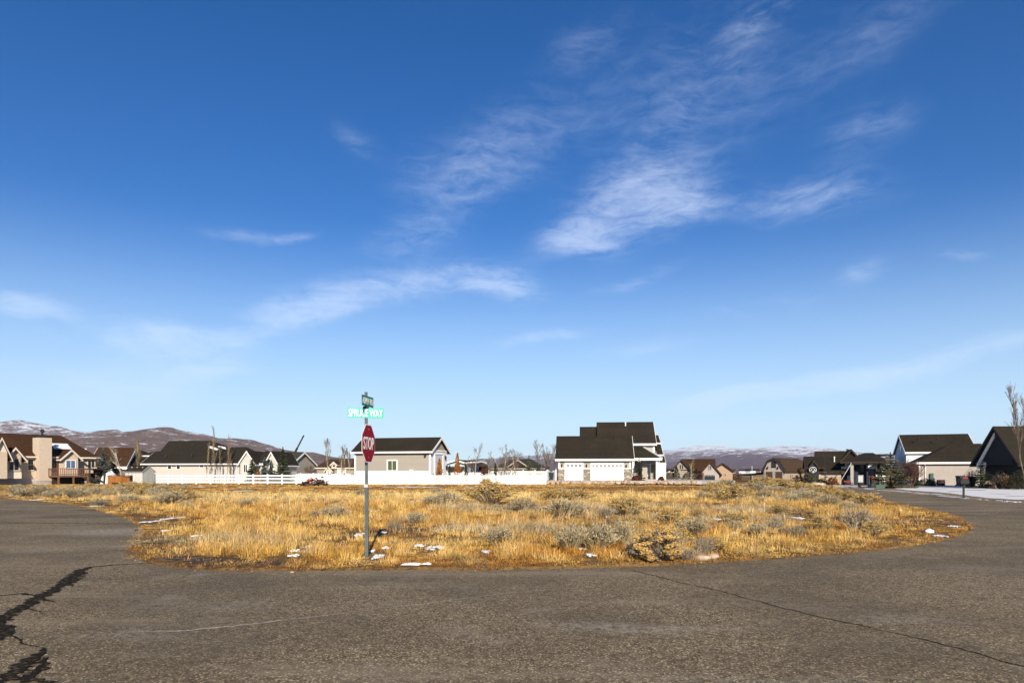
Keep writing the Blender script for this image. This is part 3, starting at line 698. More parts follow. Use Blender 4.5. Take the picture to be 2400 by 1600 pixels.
# --- long pale house with charcoal roof
def pale_house():
    H = House('pale_long_house', 336, 108, -7, 'long off-white sided house with charcoal roof behind the white rail fence')
    u, z = H.u, H.z; uR = u(561); D = 11; ze = z(1083.5, uR / 2)
    H.block('pale_siding', 0, uR, 0, D, 0, ze)
    H.gable('u', -.0, uR, 0, D * .55, ze, z(1059, 0, D * .27), 'charcoal_shingle', 'pale_siding', 'white_trim', oh=.5, rake=.1, infill=False)
    zr = z(1032, u(445), 6.5)
    H.hip(u(352, .5) , u(556, .5), 1.1, 12, z(1079, u(450), .5) + .12, zr, u(396, 6.5), u(493, 6.5), 'charcoal_shingle', None, oh=.0)
    H.hip(u(480), u(611, 3), 1.5, 10.5, ze + .1, z(1047, u(560), 6), u(520, 6), u(577, 6), 'charcoal_shingle', None, oh=.0)
    H.gable('u', u(353, 6), u(380, 6), 4.5, 9.5, z(1068, 0, 6), z(1059.5, 0, 7), 'charcoal_shingle', 'pale_siding', 'white_trim', oh=.3, rake=.3)
    # gables facing right-front
    for (pl, pr, pp, pt, vb, zbase) in ((563, 597, 580, 1058, -.1, 1083), (624, 650, 636, 1060, 2.0, 1083)):
        a0, a1 = u(pl, vb), u(pr, vb); zz = z(zbase, a1, vb)
        H.block('pale_siding', a0, a1, vb, 9, 0, zz, 'wing_wall'); H.gable('v', vb, 9, a0, a1, zz, z(pt, u(pp, vb), vb), 'charcoal_shingle', 'pale_siding', 'white_trim', oh=.35, rake=.3)
    a0, a1 = u(597, 1.2), u(624, 1.2); zz = z(1084, a0, 1.2)
    H.block('pale_siding', a0, a1, 1.2, 9, 0, zz, 'wing_wall'); H.gable('u', a0 - .2, a1 + .3, 1.2, 9, zz, z(1059, a0, 5), 'charcoal_shingle', 'pale_siding', None, oh=.4, rake=.0, infill=False); H.p('fascia', 'white_trim').box(a0 + .3, a1 - .3, .75, .8, zz - .35, zz - .1)
    for a, b, t, q in ((394, 401.5, 1086, 1098.5), (414.5, 422, 1086, 1098.5)): H.win_px(a, b, t, q, 0, bars=0, rows=1)
    H.win_px(469, 477, 1087, 1094.5, 0, bars=0); H.win_px(479, 487, 1087, 1094.5, 0, bars=0, glass='sky_glass')
    H.win_px(571.5, 579.5, 1088.5, 1106, -.1, bars=1); H.win_px(632, 640, 1088, 1106, 2.0, bars=1)
    for a, b, vv in ((451, 1041, 5.4), (388, 1068, .9), (449, 1065, 1.2), (550, 1050, 5.4), (546, 1060, 3.5)): H.vent(a, b, vv)
    sn = MB()
    for (x0, y0, x1, y1, vv) in ((492, 1046.5, 515, 1054, 4.4), (514, 1046.5, 524, 1048.5, 5.0), (524, 1048.5, 529, 1053, 5.0)):
        p0 = (u(x0, vv), vv, z(y0, u(x0, vv), vv)); p1 = (u(x1, vv), vv - .4, z(y1, u(x1, vv), vv)); sn.beam(p0, p1, .5, .28)
    sn.build('roof_snow', 'snow', H.root)
    H.finish()
pale_house()
H = House('olive_gable_house', 643, 120, -14, 'small olive-brown gabled house peeking out behind the tallest spruce')
a1 = H.u(681); ze = H.z(1087, a1); H.block('taupe_siding', 0, a1, 0, 8, 0, ze); H.gable('u', 0, a1, 0, 8, ze, H.z(1061, 0, 4), 'green_shingle', 'taupe_siding', 'white_trim', oh=.4)
H.gable('v', -.6, 3, H.u(645, -.6), H.u(668, -.6), ze + .6, H.z(1061, 1, -.6), 'green_shingle', 'taupe_siding', 'white_trim', oh=.3)
H.win_px(672, 678, 1091, 1100, 0); H.finish()
H = House('brown_hip_house', 737, 138, -6, 'brown hip roofed house with a small cream dormer, beside the garage with the white base')
a1 = H.u(840); ze = H.z(1096, a1); H.block('taupe_siding', .5, a1, 0, 12, 0, ze); H.hip(.5, a1, 0, 12, ze, H.z(1075.5, 0, 6), H.u(770, 6), H.u(812, 6), 'rust_shingle', 'cream_trim')
H.block('dark_wood', H.u(806, 2), H.u(842, 2), 2, 8, ze, H.z(1073.5, a1, 2), 'upper_wall')
b0, b1 = H.u(777, -.4), H.u(788, -.4); H.block('cream_stucco', b0, b1, -.4, 3, H.z(1095, b0), H.z(1088, b0), 'dormer_wall'); H.gable('v', -.4, 3, b0, b1, H.z(1088, b0), H.z(1083, b0), 'rust_shingle', 'cream_stucco', 'cream_trim', oh=.25, rake=.2)
H.win_px(780, 785.5, 1089, 1093.5, -.4, frame='cream_trim', bars=0)
H.gable('v', -1.0, 3, H.u(762, -1), H.u(778, -1), H.z(1103, b0), H.z(1094, b0), 'rust_shingle', 'cream_stucco', 'cream_trim', oh=.2, rake=.2)
H.block('cream_stucco', H.u(764, -1), H.u(776, -1), -1, 0, 0, H.z(1103, b0), 'bay_wall'); H.block('cream_stucco', H.u(790, -.5), H.u(811, -.5), -.5, 0, 0, H.z(1099, b0), 'porch_wall'); H.finish()

# --- detached mauve garage with white base
def mauve_garage():
    H = House('detached_garage', 832, 99, -15, 'mauve-grey sided garage with white base and shingled gable roof, right of the STOP sign', 'garage')
    u, z = H.u, H.z; uR = u(1008.4); D = H.v(1047, uR); ze = z(1055.5, uR / 2)
    H.block('mauve_siding', 0, uR, 0, D, z(1103.3, uR / 2), ze); H.block('white_vinyl', -.03, uR + .03, -.05, D + .02, -.05, z(1103.3, uR / 2), 'base_panel')
    H.p('corner_trim', 'white_trim').box(-.06, .16, -.08, -.004, z(1103.3, uR / 2) + .003, ze - .02)
    H.p('corner_trim', 'white_trim').box(uR - .16, uR + .06, -.08, -.004, z(1103.3, uR / 2) + .003, ze - .02); H.p('corner_trim', 'white_trim').box(uR + .004, uR + .07, 0, .2, 0.5, ze - .02)
    H.gable('u', 0, uR, 0, D, ze, z(1027.5, uR * .6, D / 2), 'umber_shingle', 'mauve_siding', 'white_trim', oh=.5, rake=.45, fh=.27)
    H.p('end_wall', 'white_siding').box(uR + .004, uR + .04, .2, D, 0, ze - .1); H.p('end_trim', 'white_trim').box(uR + .005, uR + .12, -.05, D + .05, ze - .1, ze + .12)
    H.win_px(909.5, 929.5, 1079.5, 1101.5, 0, glass='green_glass', fw=.17)
    dv0, dv1 = H.v(1018, uR), H.v(1036, uR); d = MB(); zt = z(1064.5, uR, dv0); d.box(uR + .045, uR + .09, dv0, dv1, 0, zt)
    for i in range(1, 5): d.box(uR + .092, uR + .1, dv0 + .05, dv1 - .05, zt * i / 5 - .02, zt * i / 5 + .02)
    dd = d.build('garage_door', 'door_pale', H.root); f = MB(); f.box(uR + .045, uR + .16, dv0 - .18, dv0, 0, zt + .18); f.box(uR + .045, uR + .16, dv1, dv1 + .18, 0, zt + .18); f.box(uR + .045, uR + .16, dv0, dv1, zt, zt + .18); f.build('door_frame', 'white_trim', dd)
    for (a, b) in ((1042, 1072), (1044.5, 1095)):
        vv = H.v(a, uR); zz = z(b, uR, vv); m = MB(); m.box(uR + .05, uR + .2, vv - .1, vv + .1, zz - .3, zz + .3); m.tube((uR + .2, vv, zz + .2), (uR + .3, vv, zz - .1), .06, .1, 8); m.build('wall_lantern', 'black_metal', H.root)
    a = u(998.5, -.3); zz = z(1062, a, -.3); m = MB(); m.box(a - .1, a + .1, -.35, -.004, zz, zz + .12); m.tube((a, -.3, zz), (a - .15, -.5, zz - .35), .1, .17, 8); m.build('flood_lamp', 'black_metal', H.root)
    q = u(964, -.4); m = MB(); m.box(q - .22, q + .22, -.5, -.06, z(1112, q), z(1101, q)); m.box(q - .26, q + .26, -.55, -.06, z(1101, q), z(1100, q)); m.build('meter_box', 'white_vinyl', H.root)
    q = u(1011.5, -.3); m = MB(); m.box(uR + .1, uR + .4, .2, .5, z(1116, uR), z(1108, uR)); m.build('wall_box', 'grey_paint', H.root)
    H.finish()
mauve_garage()

# --- houses in the gap between the garage and the grey house
H = House('slate_roof_house', 1050, 128, -14, 'pale blue gabled house with slate roof, just right of the detached garage')
a0, a1 = 0, H.u(1090); ze = H.z(1084, a1); H.block('blue_siding', a0, a1, 0, 9, 0, ze); H.gable('v', 0, 9, a0, a1, ze, H.z(1078.5, 2), 'charcoal_shingle', 'blue_siding', 'white_trim', oh=.4, rake=.5)
H.gable('u', a1 - 1, H.u(1104), 2, 9, ze + .1, H.z(1081, 3, 5), 'charcoal_shingle', 'blue_siding', 'white_trim', oh=.4); H.block('white_siding', .2, a1 - .2, -.05, 0, 0, H.z(1099.5, 2), 'lower_wall'); H.block('dark_wood', .1, a1 - .1, -1.2, -.06, H.z(1099.5, 2), H.z(1093, 2), 'porch_roof')
H.win_px(1058, 1064, 1102, 1109, -.05); H.finish()
H = House('rust_roof_house', 1096, 136, -8, 'low house with rust-brown roof behind the dark columnar evergreens')
a1 = H.u(1150); ze = H.z(1104, a1); H.block('taupe_siding', 0, a1, 0, 9, 0, ze); H.hip(0, a1, 0, 9, ze, H.z(1084, 3, 4.5), H.u(1104, 4.5), H.u(1130, 4.5), 'rust_shingle', 'dark_wood'); H.win_px(1104, 1112, 1105, 1110, 0); H.finish()
H = House('green_roof_house', 1152, 124, -6, 'house with wide dark green hip roof behind the white picket fence')
a1 = H.u(1273); ze = H.z(1097, a1 / 2); H.block('pale_siding', .3, a1, 0, 12, 0, ze); H.hip(.3, a1, 0, 12, ze, H.z(1075, 4, 6), H.u(1203, 6), H.u(1244, 6), 'green_shingle', 'taupe_siding')
b0, b1 = H.u(1190, -.5), H.u(1238, -.5); H.gable('v', -.6, 5, b0, b1, H.z(1094, b0), H.z(1078, b0), 'green_shingle', 'dark_wood', 'taupe_siding', oh=.4, rake=.3); H.win_px(1196, 1206, 1085, 1091, -.6, frame='dark_wood'); H.win_px(1222, 1232, 1085, 1091, -.6, frame='dark_wood'); H.win_px(1165, 1174, 1099, 1106, 0); H.win_px(1182, 1190, 1099, 1106, 0); H.finish()

# --- grey house with white garage doors
def grey_house():
    H = House('grey_garage_house', 1309.5, 102, -6, 'grey board house with two white garage doors, stone base and stepped dark roofs')
    u, z = H.u, H.z; z0 = .55; uR = u(1478); D = 8.5; ze = z(1070.5, uR / 2)
    H.block('grey_siding', 0, uR, 0, D, z0, ze)
    zr = z(1023.5, uR * .5, D / 2)
    H.gable('u', 0, uR, 0, D, ze, zr, 'umber_shingle', 'white_siding', 'white_trim', oh=.55, rake=.5, fh=.34, lrake=False)
    zs_ = z(1098.5, uR / 2)
    for a, b in ((1309.5, 1323), (1367, 1383.6), (1462, 1479)): H.p('stone_base', 'ledge_stone').box(u(a) - (.05 if a == 1309.5 else 0), u(b) + (.05 if b == 1479 else 0), -.12, -.004, z0 - .05, zs_); H.p('base_cap', 'white_trim').box(u(a) - .05, u(b) + .05, -.17, -.004, zs_ + .002, zs_ + .12)
    H.p('stone_base', 'ledge_stone').box(uR + .004, uR + .12, 0, 3, z0 - .05, zs_)
    H.p('corner_trim', 'white_trim').box(-.05, .2, -.06, -.004, zs_ + .13, ze - .02); H.p('corner_trim', 'white_trim').box(uR - .2, uR + .05, -.06, -.004, zs_ + .13, ze - .02); H.p('corner_trim', 'white_trim').box(uR + .004, uR + .06, .0, .25, zs_, ze - .02)
    H.garage_door(1326, 1364.5, 1086, z0, 0, 'white_vinyl', 'white_trim', 4, 4); H.garage_door(1386.5, 1459, 1087, z0, 0, 'white_vinyl', 'white_trim', 8, 4)
    for a, b in ((1317, 1090), (1374.5, 1091), (1467.5, 1092)): H.lantern(a, b, 0)
    for a in (1355.5, 1397, 1438.5): H.vent(a, 1025, D / 2 - .5, h=.2)
    # taller main block behind
    m0, m1 = u(1364, 6), u(1531, 6); z2 = z(1035.5, m1, 5)
    v2 = 5.0
    H.block('grey_siding', m0, u(1534, v2), v2, v2 + 9, z0, z2, 'upper_wall')
    H.gable('u', u(1401, v2 + 4.5), u(1528, v2 + 4.5), v2, v2 + 9, z2, z(991, u(1460), v2 + 4.5), 'umber_shingle', 'white_siding', 'white_trim', oh=.5, rake=.2, fh=.34, lrake=False)
    H.gable('u', u(1363, v2 + 3.5), u(1405, v2 + 3.5), v2 + .5, v2 + 8.5, z2 - .3, z(1002, u(1380), v2 + 4.5), 'umber_shingle', 'white_siding', 'white_trim', oh=.3, rake=.3, lrake=False)
    H.gable('u', u(1527, v2 + 2.5), u(1541, v2 + 2.5), v2 + .3, v2 + 6, z2 - .05, z(1021.5, u(1538), v2 + 3), 'umber_shingle', 'white_siding', 'white_trim', oh=.5, rake=.2)
    H.gable('u', u(1538, 8), u(1547, 8), 6, 12, z(1063, u(1540), 6), z(1041, u(1540), 9), 'umber_shingle', 'white_siding', 'white_trim', oh=.5, rake=.2)
    H.gable('u', u(1546, 8), u(1553, 8), 6, 12, z(1084, u(1545), 6), z(1058, u(1545), 9), 'umber_shingle', 'white_siding', 'white_trim', oh=.5, rake=.2)
    H.p('upper_trim', 'white_trim').box(u(1530, v2), u(1534, v2) + .04, v2 - .06, v2 - .004, z(1072, uR, v2), z2 - .02)
    # porch
    vp = 1.6; p0, p1 = uR + .1, u(1546, vp); zp = z(1074, p0, vp)
    P = [(p0, vp - .4, zp), (p1 + .3, vp - .4, zp), (p1 + .3, v2, zp), (p0, v2, zp), (p0, v2, z(1048, p0, v2)), (u(1508, v2), v2, z(1048, p0, v2))]
    H.p('porch_roof', 'umber_shingle').add(P, [(0, 3, 2, 1), (0, 1, 5, 4), (1, 2, 5), (2, 3, 4, 5), (3, 0, 4)])
    H.p('porch_fascia', 'white_trim').box(p0, p1 + .33, vp - .46, vp - .404, zp - .3, zp + .06)
    q0 = Vector((p1 + .32, vp - .42, zp + .05)); q1 = Vector((u(1508, v2), v2 - .04, z(1048, p0, v2) + .08)); H.p('porch_fascia', 'white_trim').beam(q0, q1, .14, .2)
    fl = H.p('porch_floor', 'concrete'); fl.box(p0, p1, vp - .2, v2, z0 - .3, z0 + .12)
    for a in (1484, 1540): x = u(a, vp); H.p('porch_post', 'white_trim').box(x - .17, x + .17, vp - .1, vp + .24, z0 + .12, zp)
    x = u(1511, 3.2); H.p('inner_post', 'grey_siding').box(x - .4, x + .4, 3.2, 3.9, z0 + .12, zp)
    H.block('grey_siding', p0, p1, v2 - .05, v2 - .005, z0 + .1, zp, 'porch_wall')
    w = v2 - .06; d = MB(); d.box(u(1526, w), u(1535, w), w - .06, w - .004, z0 + .12, z(1087, uR, w)); dd = d.build('front_door', 'door_tan', H.root); f = MB(); f.box(u(1524.5, w), u(1526, w), w - .1, w - .004, z0 + .12, z(1085, uR, w)); f.box(u(1535, w), u(1536.5, w), w - .1, w - .004, z0 + .12, z(1085, uR, w)); f.box(u(1526, w), u(1535, w), w - .1, w - .004, z(1087, uR, w), z(1085, uR, w)); f.build('door_frame', 'white_trim', dd)
    H.win_px(1515.5, 1522.5, 1088, 1095, w, bars=0, rows=1, fw=.15); H.win_px(1515.5, 1522.5, 1101, 1113, w, glass='sky_glass', bars=1, fw=.15)
    H.block('white_siding', u(1543, vp + 1), u(1555, 6), vp + 1.2, 12, z0, z(1084, u(1548), 4), 'side_wall')
    H.vent(1466, 990.5, v2 + 3.6, 'vent_pipe', 'white_trim', 2.0, .16); H.vent(1465, 1021, v2 + 1.2)
    pl = MB(); x = u(1497, .6); pl.tube((x, .6, z(1076, x, .6)), (x, .6, z(1082, x, .6)), .02, .02, 6); pl.tube((x, .6, z(1082, x, .6)), (x, .6, z(1079, x, .6)), .28, .2, 10); pl.build('pendant_lamp', 'white_trim', H.root)
    H.finish(); return H
GH = grey_house()

# raised pad, boulder wall, driveway stakes, bin by the grey house
H = GH
def wpt(u, v, z=0): return H.O + Vector((u * H.c - v * H.sn, u * H.sn + v * H.c, z))
pad = MB(); pu1 = H.u(1640, -2); pp = [wpt(-3.0, -3.6), wpt(pu1, -3.6), wpt(pu1 + 6, 3), wpt(pu1, 18), wpt(-3, 18)]
pad.add([(p.x, p.y, .52) for p in pp] + [(p.x, p.y, -.05) for p in pp], [(0, 1, 2, 3, 4)] + [(i, 5 + i, 5 + (i + 1) % 5, (i + 1) % 5) for i in range(5)])
o = pad.build('driveway', 'concrete'); struct(o)
bw = MB(); k = 0; x = -3.3
while x < pu1 - 1.0:
    w_ = random.uniform(.5, 1.15); p = wpt(x + w_ / 2, -3.95 + random.uniform(-.12, .12)); bw.rock((p.x, p.y, .2), w_ * .6, .4, random.uniform(.26, .42), k); k += 1
    if random.random() < .55: bw.rock((p.x + .2, p.y + .15, .5), w_ * .4, .3, random.uniform(.1, .16), k + 500)
    x += w_
tag(bw.build('retaining_wall', 'boulder'), 'low tan boulder retaining wall below the driveway of the grey house', 'retaining wall')
for px_, py0, py1, lab in ((1350, 1101, 1126, 'thin dark driveway stake in front of the single garage door'), (1397, 1101, 1123, 'thin dark driveway stake before the left half of the double garage door'), (1437.5, 1101, 1125, 'thin dark driveway stake before the right half of the double garage door')):
    p = wpt(H.u(px_, -2.2), -2.2); m = MB(); m.tube((p.x, p.y, .5), (p.x, p.y, 1.95), .035, .03, 6); m.tube((p.x, p.y, 1.95), (p.x, p.y, 2.0), .03, .01, 6); m.box(p.x - .07, p.x + .07, p.y - .07, p.y + .07, .52, .56); tag(m.build('driveway_stake', 'black_metal'), lab, 'stake', 'driveway stakes by the garage doors')
def wheelie_bin(p, h, body, lid, label, rz=0, group=None, w=.55):
    r = empty('trash_bin', p, label, 'trash bin', group, rz); b = MB()
    b.add([(-w * .4, -w * .4, .08), (w * .4, -w * .4, .08), (w * .4, w * .4, .08), (-w * .4, w * .4, .08), (-w / 2, -w / 2, h), (w / 2, -w / 2, h), (w / 2, w / 2, h), (-w / 2, w / 2, h)], [(0, 3, 2, 1), (4, 5, 6, 7), (0, 1, 5, 4), (1, 2, 6, 5), (2, 3, 7, 6), (3, 0, 4, 7)])
    b.build('bin_body', body, r); l = MB(); l.prism([(-w * .58, h + .004), (w * .55, h + .004), (w * .55, h + .1), (-w * .45, h + .06)], 'u', -w * .54, w * .54); l.tube((-w * .4, w * .62, h), (w * .4, w * .62, h), .03, .03, 6); l.build('lid', lid, r)
    for sx in (-1, 1):
        m = MB(); m.tube((sx * w * .38, w * .42, .12), (sx * w * .46, w * .42, .12), .12, .12, 10); m.build('wheel', 'plastic_black', r)
p = wpt(-1.1, -.2); wheelie_bin((p.x, p.y, .52), 1.05, 'plastic_black', 'plastic_black', 'black wheeled trash bin at the left corner of the grey house', w=.7)

# --- brown gabled houses right of the grey house
def brown_houses():
    H = House('brown_gable_house', 1571, 134, -16, 'brown roofed house with steep gables and a dark garage door, right of the grey house')
    u, z = H.u, H.z; z0 = 0
    a1 = u(1617); ze = z(1099, 0); H.block('taupe_siding', u(1580), a1, 0, 9, 0, ze); H.gable('v', 0, 9, u(1577), u(1617), ze, z(1077.5, u(1596)), 'brown_shingle', 'taupe_siding', 'dark_wood', oh=.5, rake=.5)
    H.gable('u', u(1600), u(1672, 4), .5, 9, ze, z(1077, u(1630), 4.5), 'brown_shingle', 'taupe_siding', 'dark_wood', oh=.5); H.block('taupe_siding', u(1612), u(1668), 1, 9, 0, ze, 'middle_wall')
    b0, b1 = u(1645, -1.5), u(1685.5, -1.5); H.block('beige_stucco', b0, b1, -1.5, 8, 0, z(1106, b0, -1.5), 'gable_block'); H.gable('v', -1.5, 8, b0, b1, z(1106, b0, -1.5), z(1082.5, u(1665), -1.5), 'brown_shingle', 'beige_stucco', 'dark_wood', oh=.5, rake=.4)
    H.garage_door(1651, 1675.5, 1113, 0, -1.5, 'plastic_black', 'beige_stucco', 4, 4, glass='sky_glass'); H.win_px(1660.5, 1662.5, 1091, 1100, -1.5, frame='beige_stucco', bars=0); H.win_px(1664.5, 1667, 1091, 1100, -1.5, frame='beige_stucco', bars=0)
    H.win_px(1593.5, 1596, 1089, 1098, 0, frame='taupe_siding', bars=0); H.win_px(1598, 1601, 1089, 1099, 0, frame='taupe_siding', bars=0)
    c0, c1 = u(1684, 1), u(1717, 1); H.block('peach_stucco', c0, c1, 1, 10, 0, z(1102, c1, 1), 'side_block'); H.gable('v', 1, 10, c0 - 1.5, c1, z(1102, c1, 1), z(1085.5, u(1694, 1), 1), 'brown_shingle', 'peach_stucco', 'dark_wood', oh=.4, rake=.4, bm=u(1694, 1))
    H.win_px(1699.5, 1701.5, 1110, 1114, 1, frame='beige_stucco', bars=0)
    H.block('brown_siding', u(1561, 1), u(1581, 1), 1, 6, 0, z(1107, 0), 'lean_wall'); H.p('roof', 'brown_shingle').prism([(u(1558, 1), z(1106, 0)), (u(1580, 1), z(1098, 0)), (u(1580, 1), z(1096.5, 0)), (u(1558, 1), z(1104.5, 0))], 'v', .6, 6.3)
    H.finish()
brown_houses()
def barn():
    H = House('gambrel_barn', 1790, 124, -42, 'tan barn with brown gambrel roof, two dark bay doors and a loft window', 'barn')
    u, z = H.u, H.z; uR = u(1840); D = H.v(1891, uR); ze = z(1103, 0)
    H.block('beige_stucco', 0, uR, 0, .35, 0, ze, 'front_wall'); H.block('peach_stucco', .02, uR, .35, D, 0, ze)
    um = uR / 2; zk = z(1081, um); zp = z(1074.5, um); k0, k1 = uR * .20, uR * .80
    prof = [(-.35, ze - .25), (k0, zk), (um, zp), (k1, zk), (uR + .35, ze - .25)]
    for a, b in zip(prof[:-1], prof[1:]): H.p('roof', 'rust_shingle').prism([a, b, (b[0], b[1] + .2), (a[0], a[1] + .2)], 'v', -.45, D + .4)
    H.p('gable_wall', 'beige_stucco').prism([(.02, ze - .02), (uR - .02, ze - .02), (k1, zk - .04), (um, zp - .04), (k0, zk - .04)], 'v', .002, D - .01)
    for a, b in zip(prof[:-1], prof[1:]): H.p('rake_board', 'dark_wood').prism([(a[0], a[1] - .15), (b[0], b[1] - .15), (b[0], b[1] + .21), (a[0], a[1] + .21)], 'v', -.5, -.455)
    for a, b in ((1794.5, 1811), (1817, 1834)): H.garage_door(a, b, 1105, 0, 0, 'door_brown', 'beige_stucco', 4, 4, ptop=False)
    H.win_px(1809.5, 1817.5, 1083.5, 1094, 0, frame='dark_wood', bars=0)
    for a in (1800, 1824): H.lantern(a, 1096, 0)
    for a in (1851.5, 1855, 1864.5, 1868): H.win_side(a, a + 2, 1112, 1121, uR, 'r', frame='beige_stucco', bars=0, fw=.05)
    l = MB(); l.prism([(-5.5, z(1115, 0)), (0, z(1108, 0)), (0, z(1109, 0) + .3), (-5.5, z(1115, 0) + .15)], 'v', .5, 7); 
    for v_ in (.7, 6.5): l.box(-5.2, -5.0, v_, v_ + .2, 0, z(1115, 0))
    l.build('lean_to', 'dark_wood', H.root); H.finish()
barn()

# --- dark house with white ring ornament
def navy_house():
    H = House('navy_house', 1893, 100, -21, 'dark navy house with low charcoal roofs, beige side wall and stone base')
    u, z = H.u, H.z
    b0, b1 = u(1917), u(1971); ze = z(1101.5, b0)
    H.block('beige_stucco', b0, b1, 0, 9, 0, ze); H.block('gold_stone', b0 - .02, b1 + .02, -.12, -.004, 0, z(1117, b0), 'stone_base'); H.block('gold_stone', b0 - .03, b0 + .35, -.14, -.125, 0, ze - .5, 'stone_quoin')
    H.gable('u', b0 + .2, u(1988, 4), 0, 8, ze, z(1059.5, b0, 4), 'charcoal_shingle', 'navy_siding', 'dark_wood', oh=.5, rake=.4)
    g0, g1 = u(1891, -.6), b0 + .1
    H.block('navy_siding', g0, g1, -.6, 7, 0, z(1094, g0), 'porch_block'); H.gable('u', g0, g1 + .5, -.6, 5.5, z(1094, g0), z(1071.5, g0, 2.5), 'charcoal_shingle', 'navy_siding', 'dark_wood', oh=.4, rake=.3)
    H.gable('v', -1.2, 3, u(1898, -1.2), u(1917, -1.2), z(1094, g0), z(1080, g0, -1.2), 'charcoal_shingle', 'navy_siding', 'dark_wood', oh=.2, rake=.2)
    H.block('navy_siding', u(1898, -1.2), u(1916, -1.2), -1.2, -.6, 0, z(1094, g0), 'front_block')
    # right wing
    vr = -1.5; c0, c1 = u(1972, vr), u(2079, vr); zr = z(1082.5, c0, vr)
    H.block('navy_siding', c0, c1, vr + 1.6, 9, 0, zr, 'wing_wall')
    H.hip(c0 + .3, c1, vr, 9, zr, z(1060.5, c1, 4), u(2026, 3.7), u(2046, 3.7), 'charcoal_shingle', 'dark_wood', oh=.45)
    H.gable('u', u(2040, 5), u(2082, 5), 3, 9, zr + 1.0, z(1066.5, c1, 6), 'charcoal_shingle', 'navy_siding', None, oh=.3)
    H.gable('v', 2.0, 9, u(1966, 2), u(2024, 2), zr - .1, z(1054.5, c0, 2), 'charcoal_shingle', 'charcoal_shingle', 'dark_wood', oh=.3, rake=.3)
    H.vent(1986, 1053.5, 4, 'chimney_pipe', 'black_metal', .6, .2); H.vent(1955.5, 1071, 1.6, 'vent_pipe', 'white_trim', 1.1, .12)
    x = u(1997, vr); H.p('porch_column', 'grey_paint').box(x - .2, x + .2, vr, vr + .4, 0, zr - .15); x2 = u(2033, vr); H.p('porch_column', 'navy_siding').box(x2 - .1, x2 + .1, vr, vr + .3, 0, zr - .15)
    H.p('porch_beam', 'grey_paint').box(x + .2, x2 - .1, vr + .05, vr + .3, zr - .35, zr - .12)
    H.win_px(1974, 1978, 1095, 1108, vr + 1.6, glass='sky_glass', bars=0); H.win_px(1983, 1987, 1088, 1104, vr + 1.6, glass='sky_glass', bars=0)
    H.win_px(2017, 2028, 1089, 1106, vr + 1.6, frame='navy_siding', bars=3, rows=1)
    H.block('white_siding', u(2034, vr), u(2056, vr) , vr + .1, vr + 1.55, z(1098, x2), zr - .2, 'white_panel'); H.block('white_siding', u(2065, vr), u(2078, vr), vr + 1.2, vr + 1.55, 0, zr - .6, 'white_panel')
    H.win_px(2055, 2063, 1100, 1116, vr + 1.6, frame='white_trim', bars=2)
    d = MB(); d.box(u(2036, vr + 1.6), u(2048, vr + 1.6), vr + 1.5, vr + 1.596, 0, z(1098, x2)); d.build('garage_door', 'blue_paint', H.root)
    H.p('roof', 'charcoal_shingle').prism([(u(2042, -3), z(1093, c1)), (u(2062, -3), z(1083.5, c1)), (u(2085, -3), z(1090, c1)), (u(2085, -3), z(1092, c1)), (u(2062, -3), z(1086, c1)), (u(2042, -3), z(1095, c1))], 'v', -3, 0)
    H.p('porch_column', 'navy_siding').box(u(2064, -3), u(2064, -3) + .2, -2.9, -2.7, 0, z(1087, c1))
    H.finish()
    # the ring with horns on the dark front block
    a = u(1905.4, -1.3); zc = z(1100, a, -1.3); rg = MB(); n = 20; r_ = .46
    for i in range(n):
        t0, t1 = 2 * PI * i / n, 2 * PI * (i + 1) / n; rg.tube((r_ * math.cos(t0), 0, .8 * r_ * math.sin(t0)), (r_ * math.cos(t1), 0, .8 * r_ * math.sin(t1)), .035, .035, 5)
        rg.tube((.2 * math.cos(t0), 0, .2 * math.sin(t0)), (.2 * math.cos(t1), 0, .2 * math.sin(t1)), .03, .03, 5)
    for s_ in (-1, 1): rg.tube((s_ * .2, 0, -.05), (s_ * .48, 0, -.2), .03, .03, 5); rg.tube((s_ * .12, 0, -.16), (s_ * .05, 0, -.5), .03, .03, 5)
    o = rg.build('wall_ornament', 'white_trim'); p = H.O + Vector((a * H.c + 1.32 * H.sn, a * H.sn - 1.32 * H.c, zc)); o.location = p; o.rotation_euler = (0, 0, H.t)
    tag(o, 'white ring ornament hung on the dark gable of the navy house', 'ornament')
    return H
NH = navy_house()
def from_px(px, py, Y): return Vector((gx(px, Y), Y, CAMH - (py - HOR) / FPX * Y))
m = MB(); m.tube(from_px(1969, 1129, 94) , from_px(1994.5, 1086.5, 95.6), .03, .06, 8); m.tube(from_px(1994.5, 1086.5, 95.6), from_px(1994.8, 1085.8, 95.65), .09, .09, 8)
tag(m.build('leaning_pole', 'pale_metal'), 'long pale pole leaning against the porch of the navy house', 'pole')

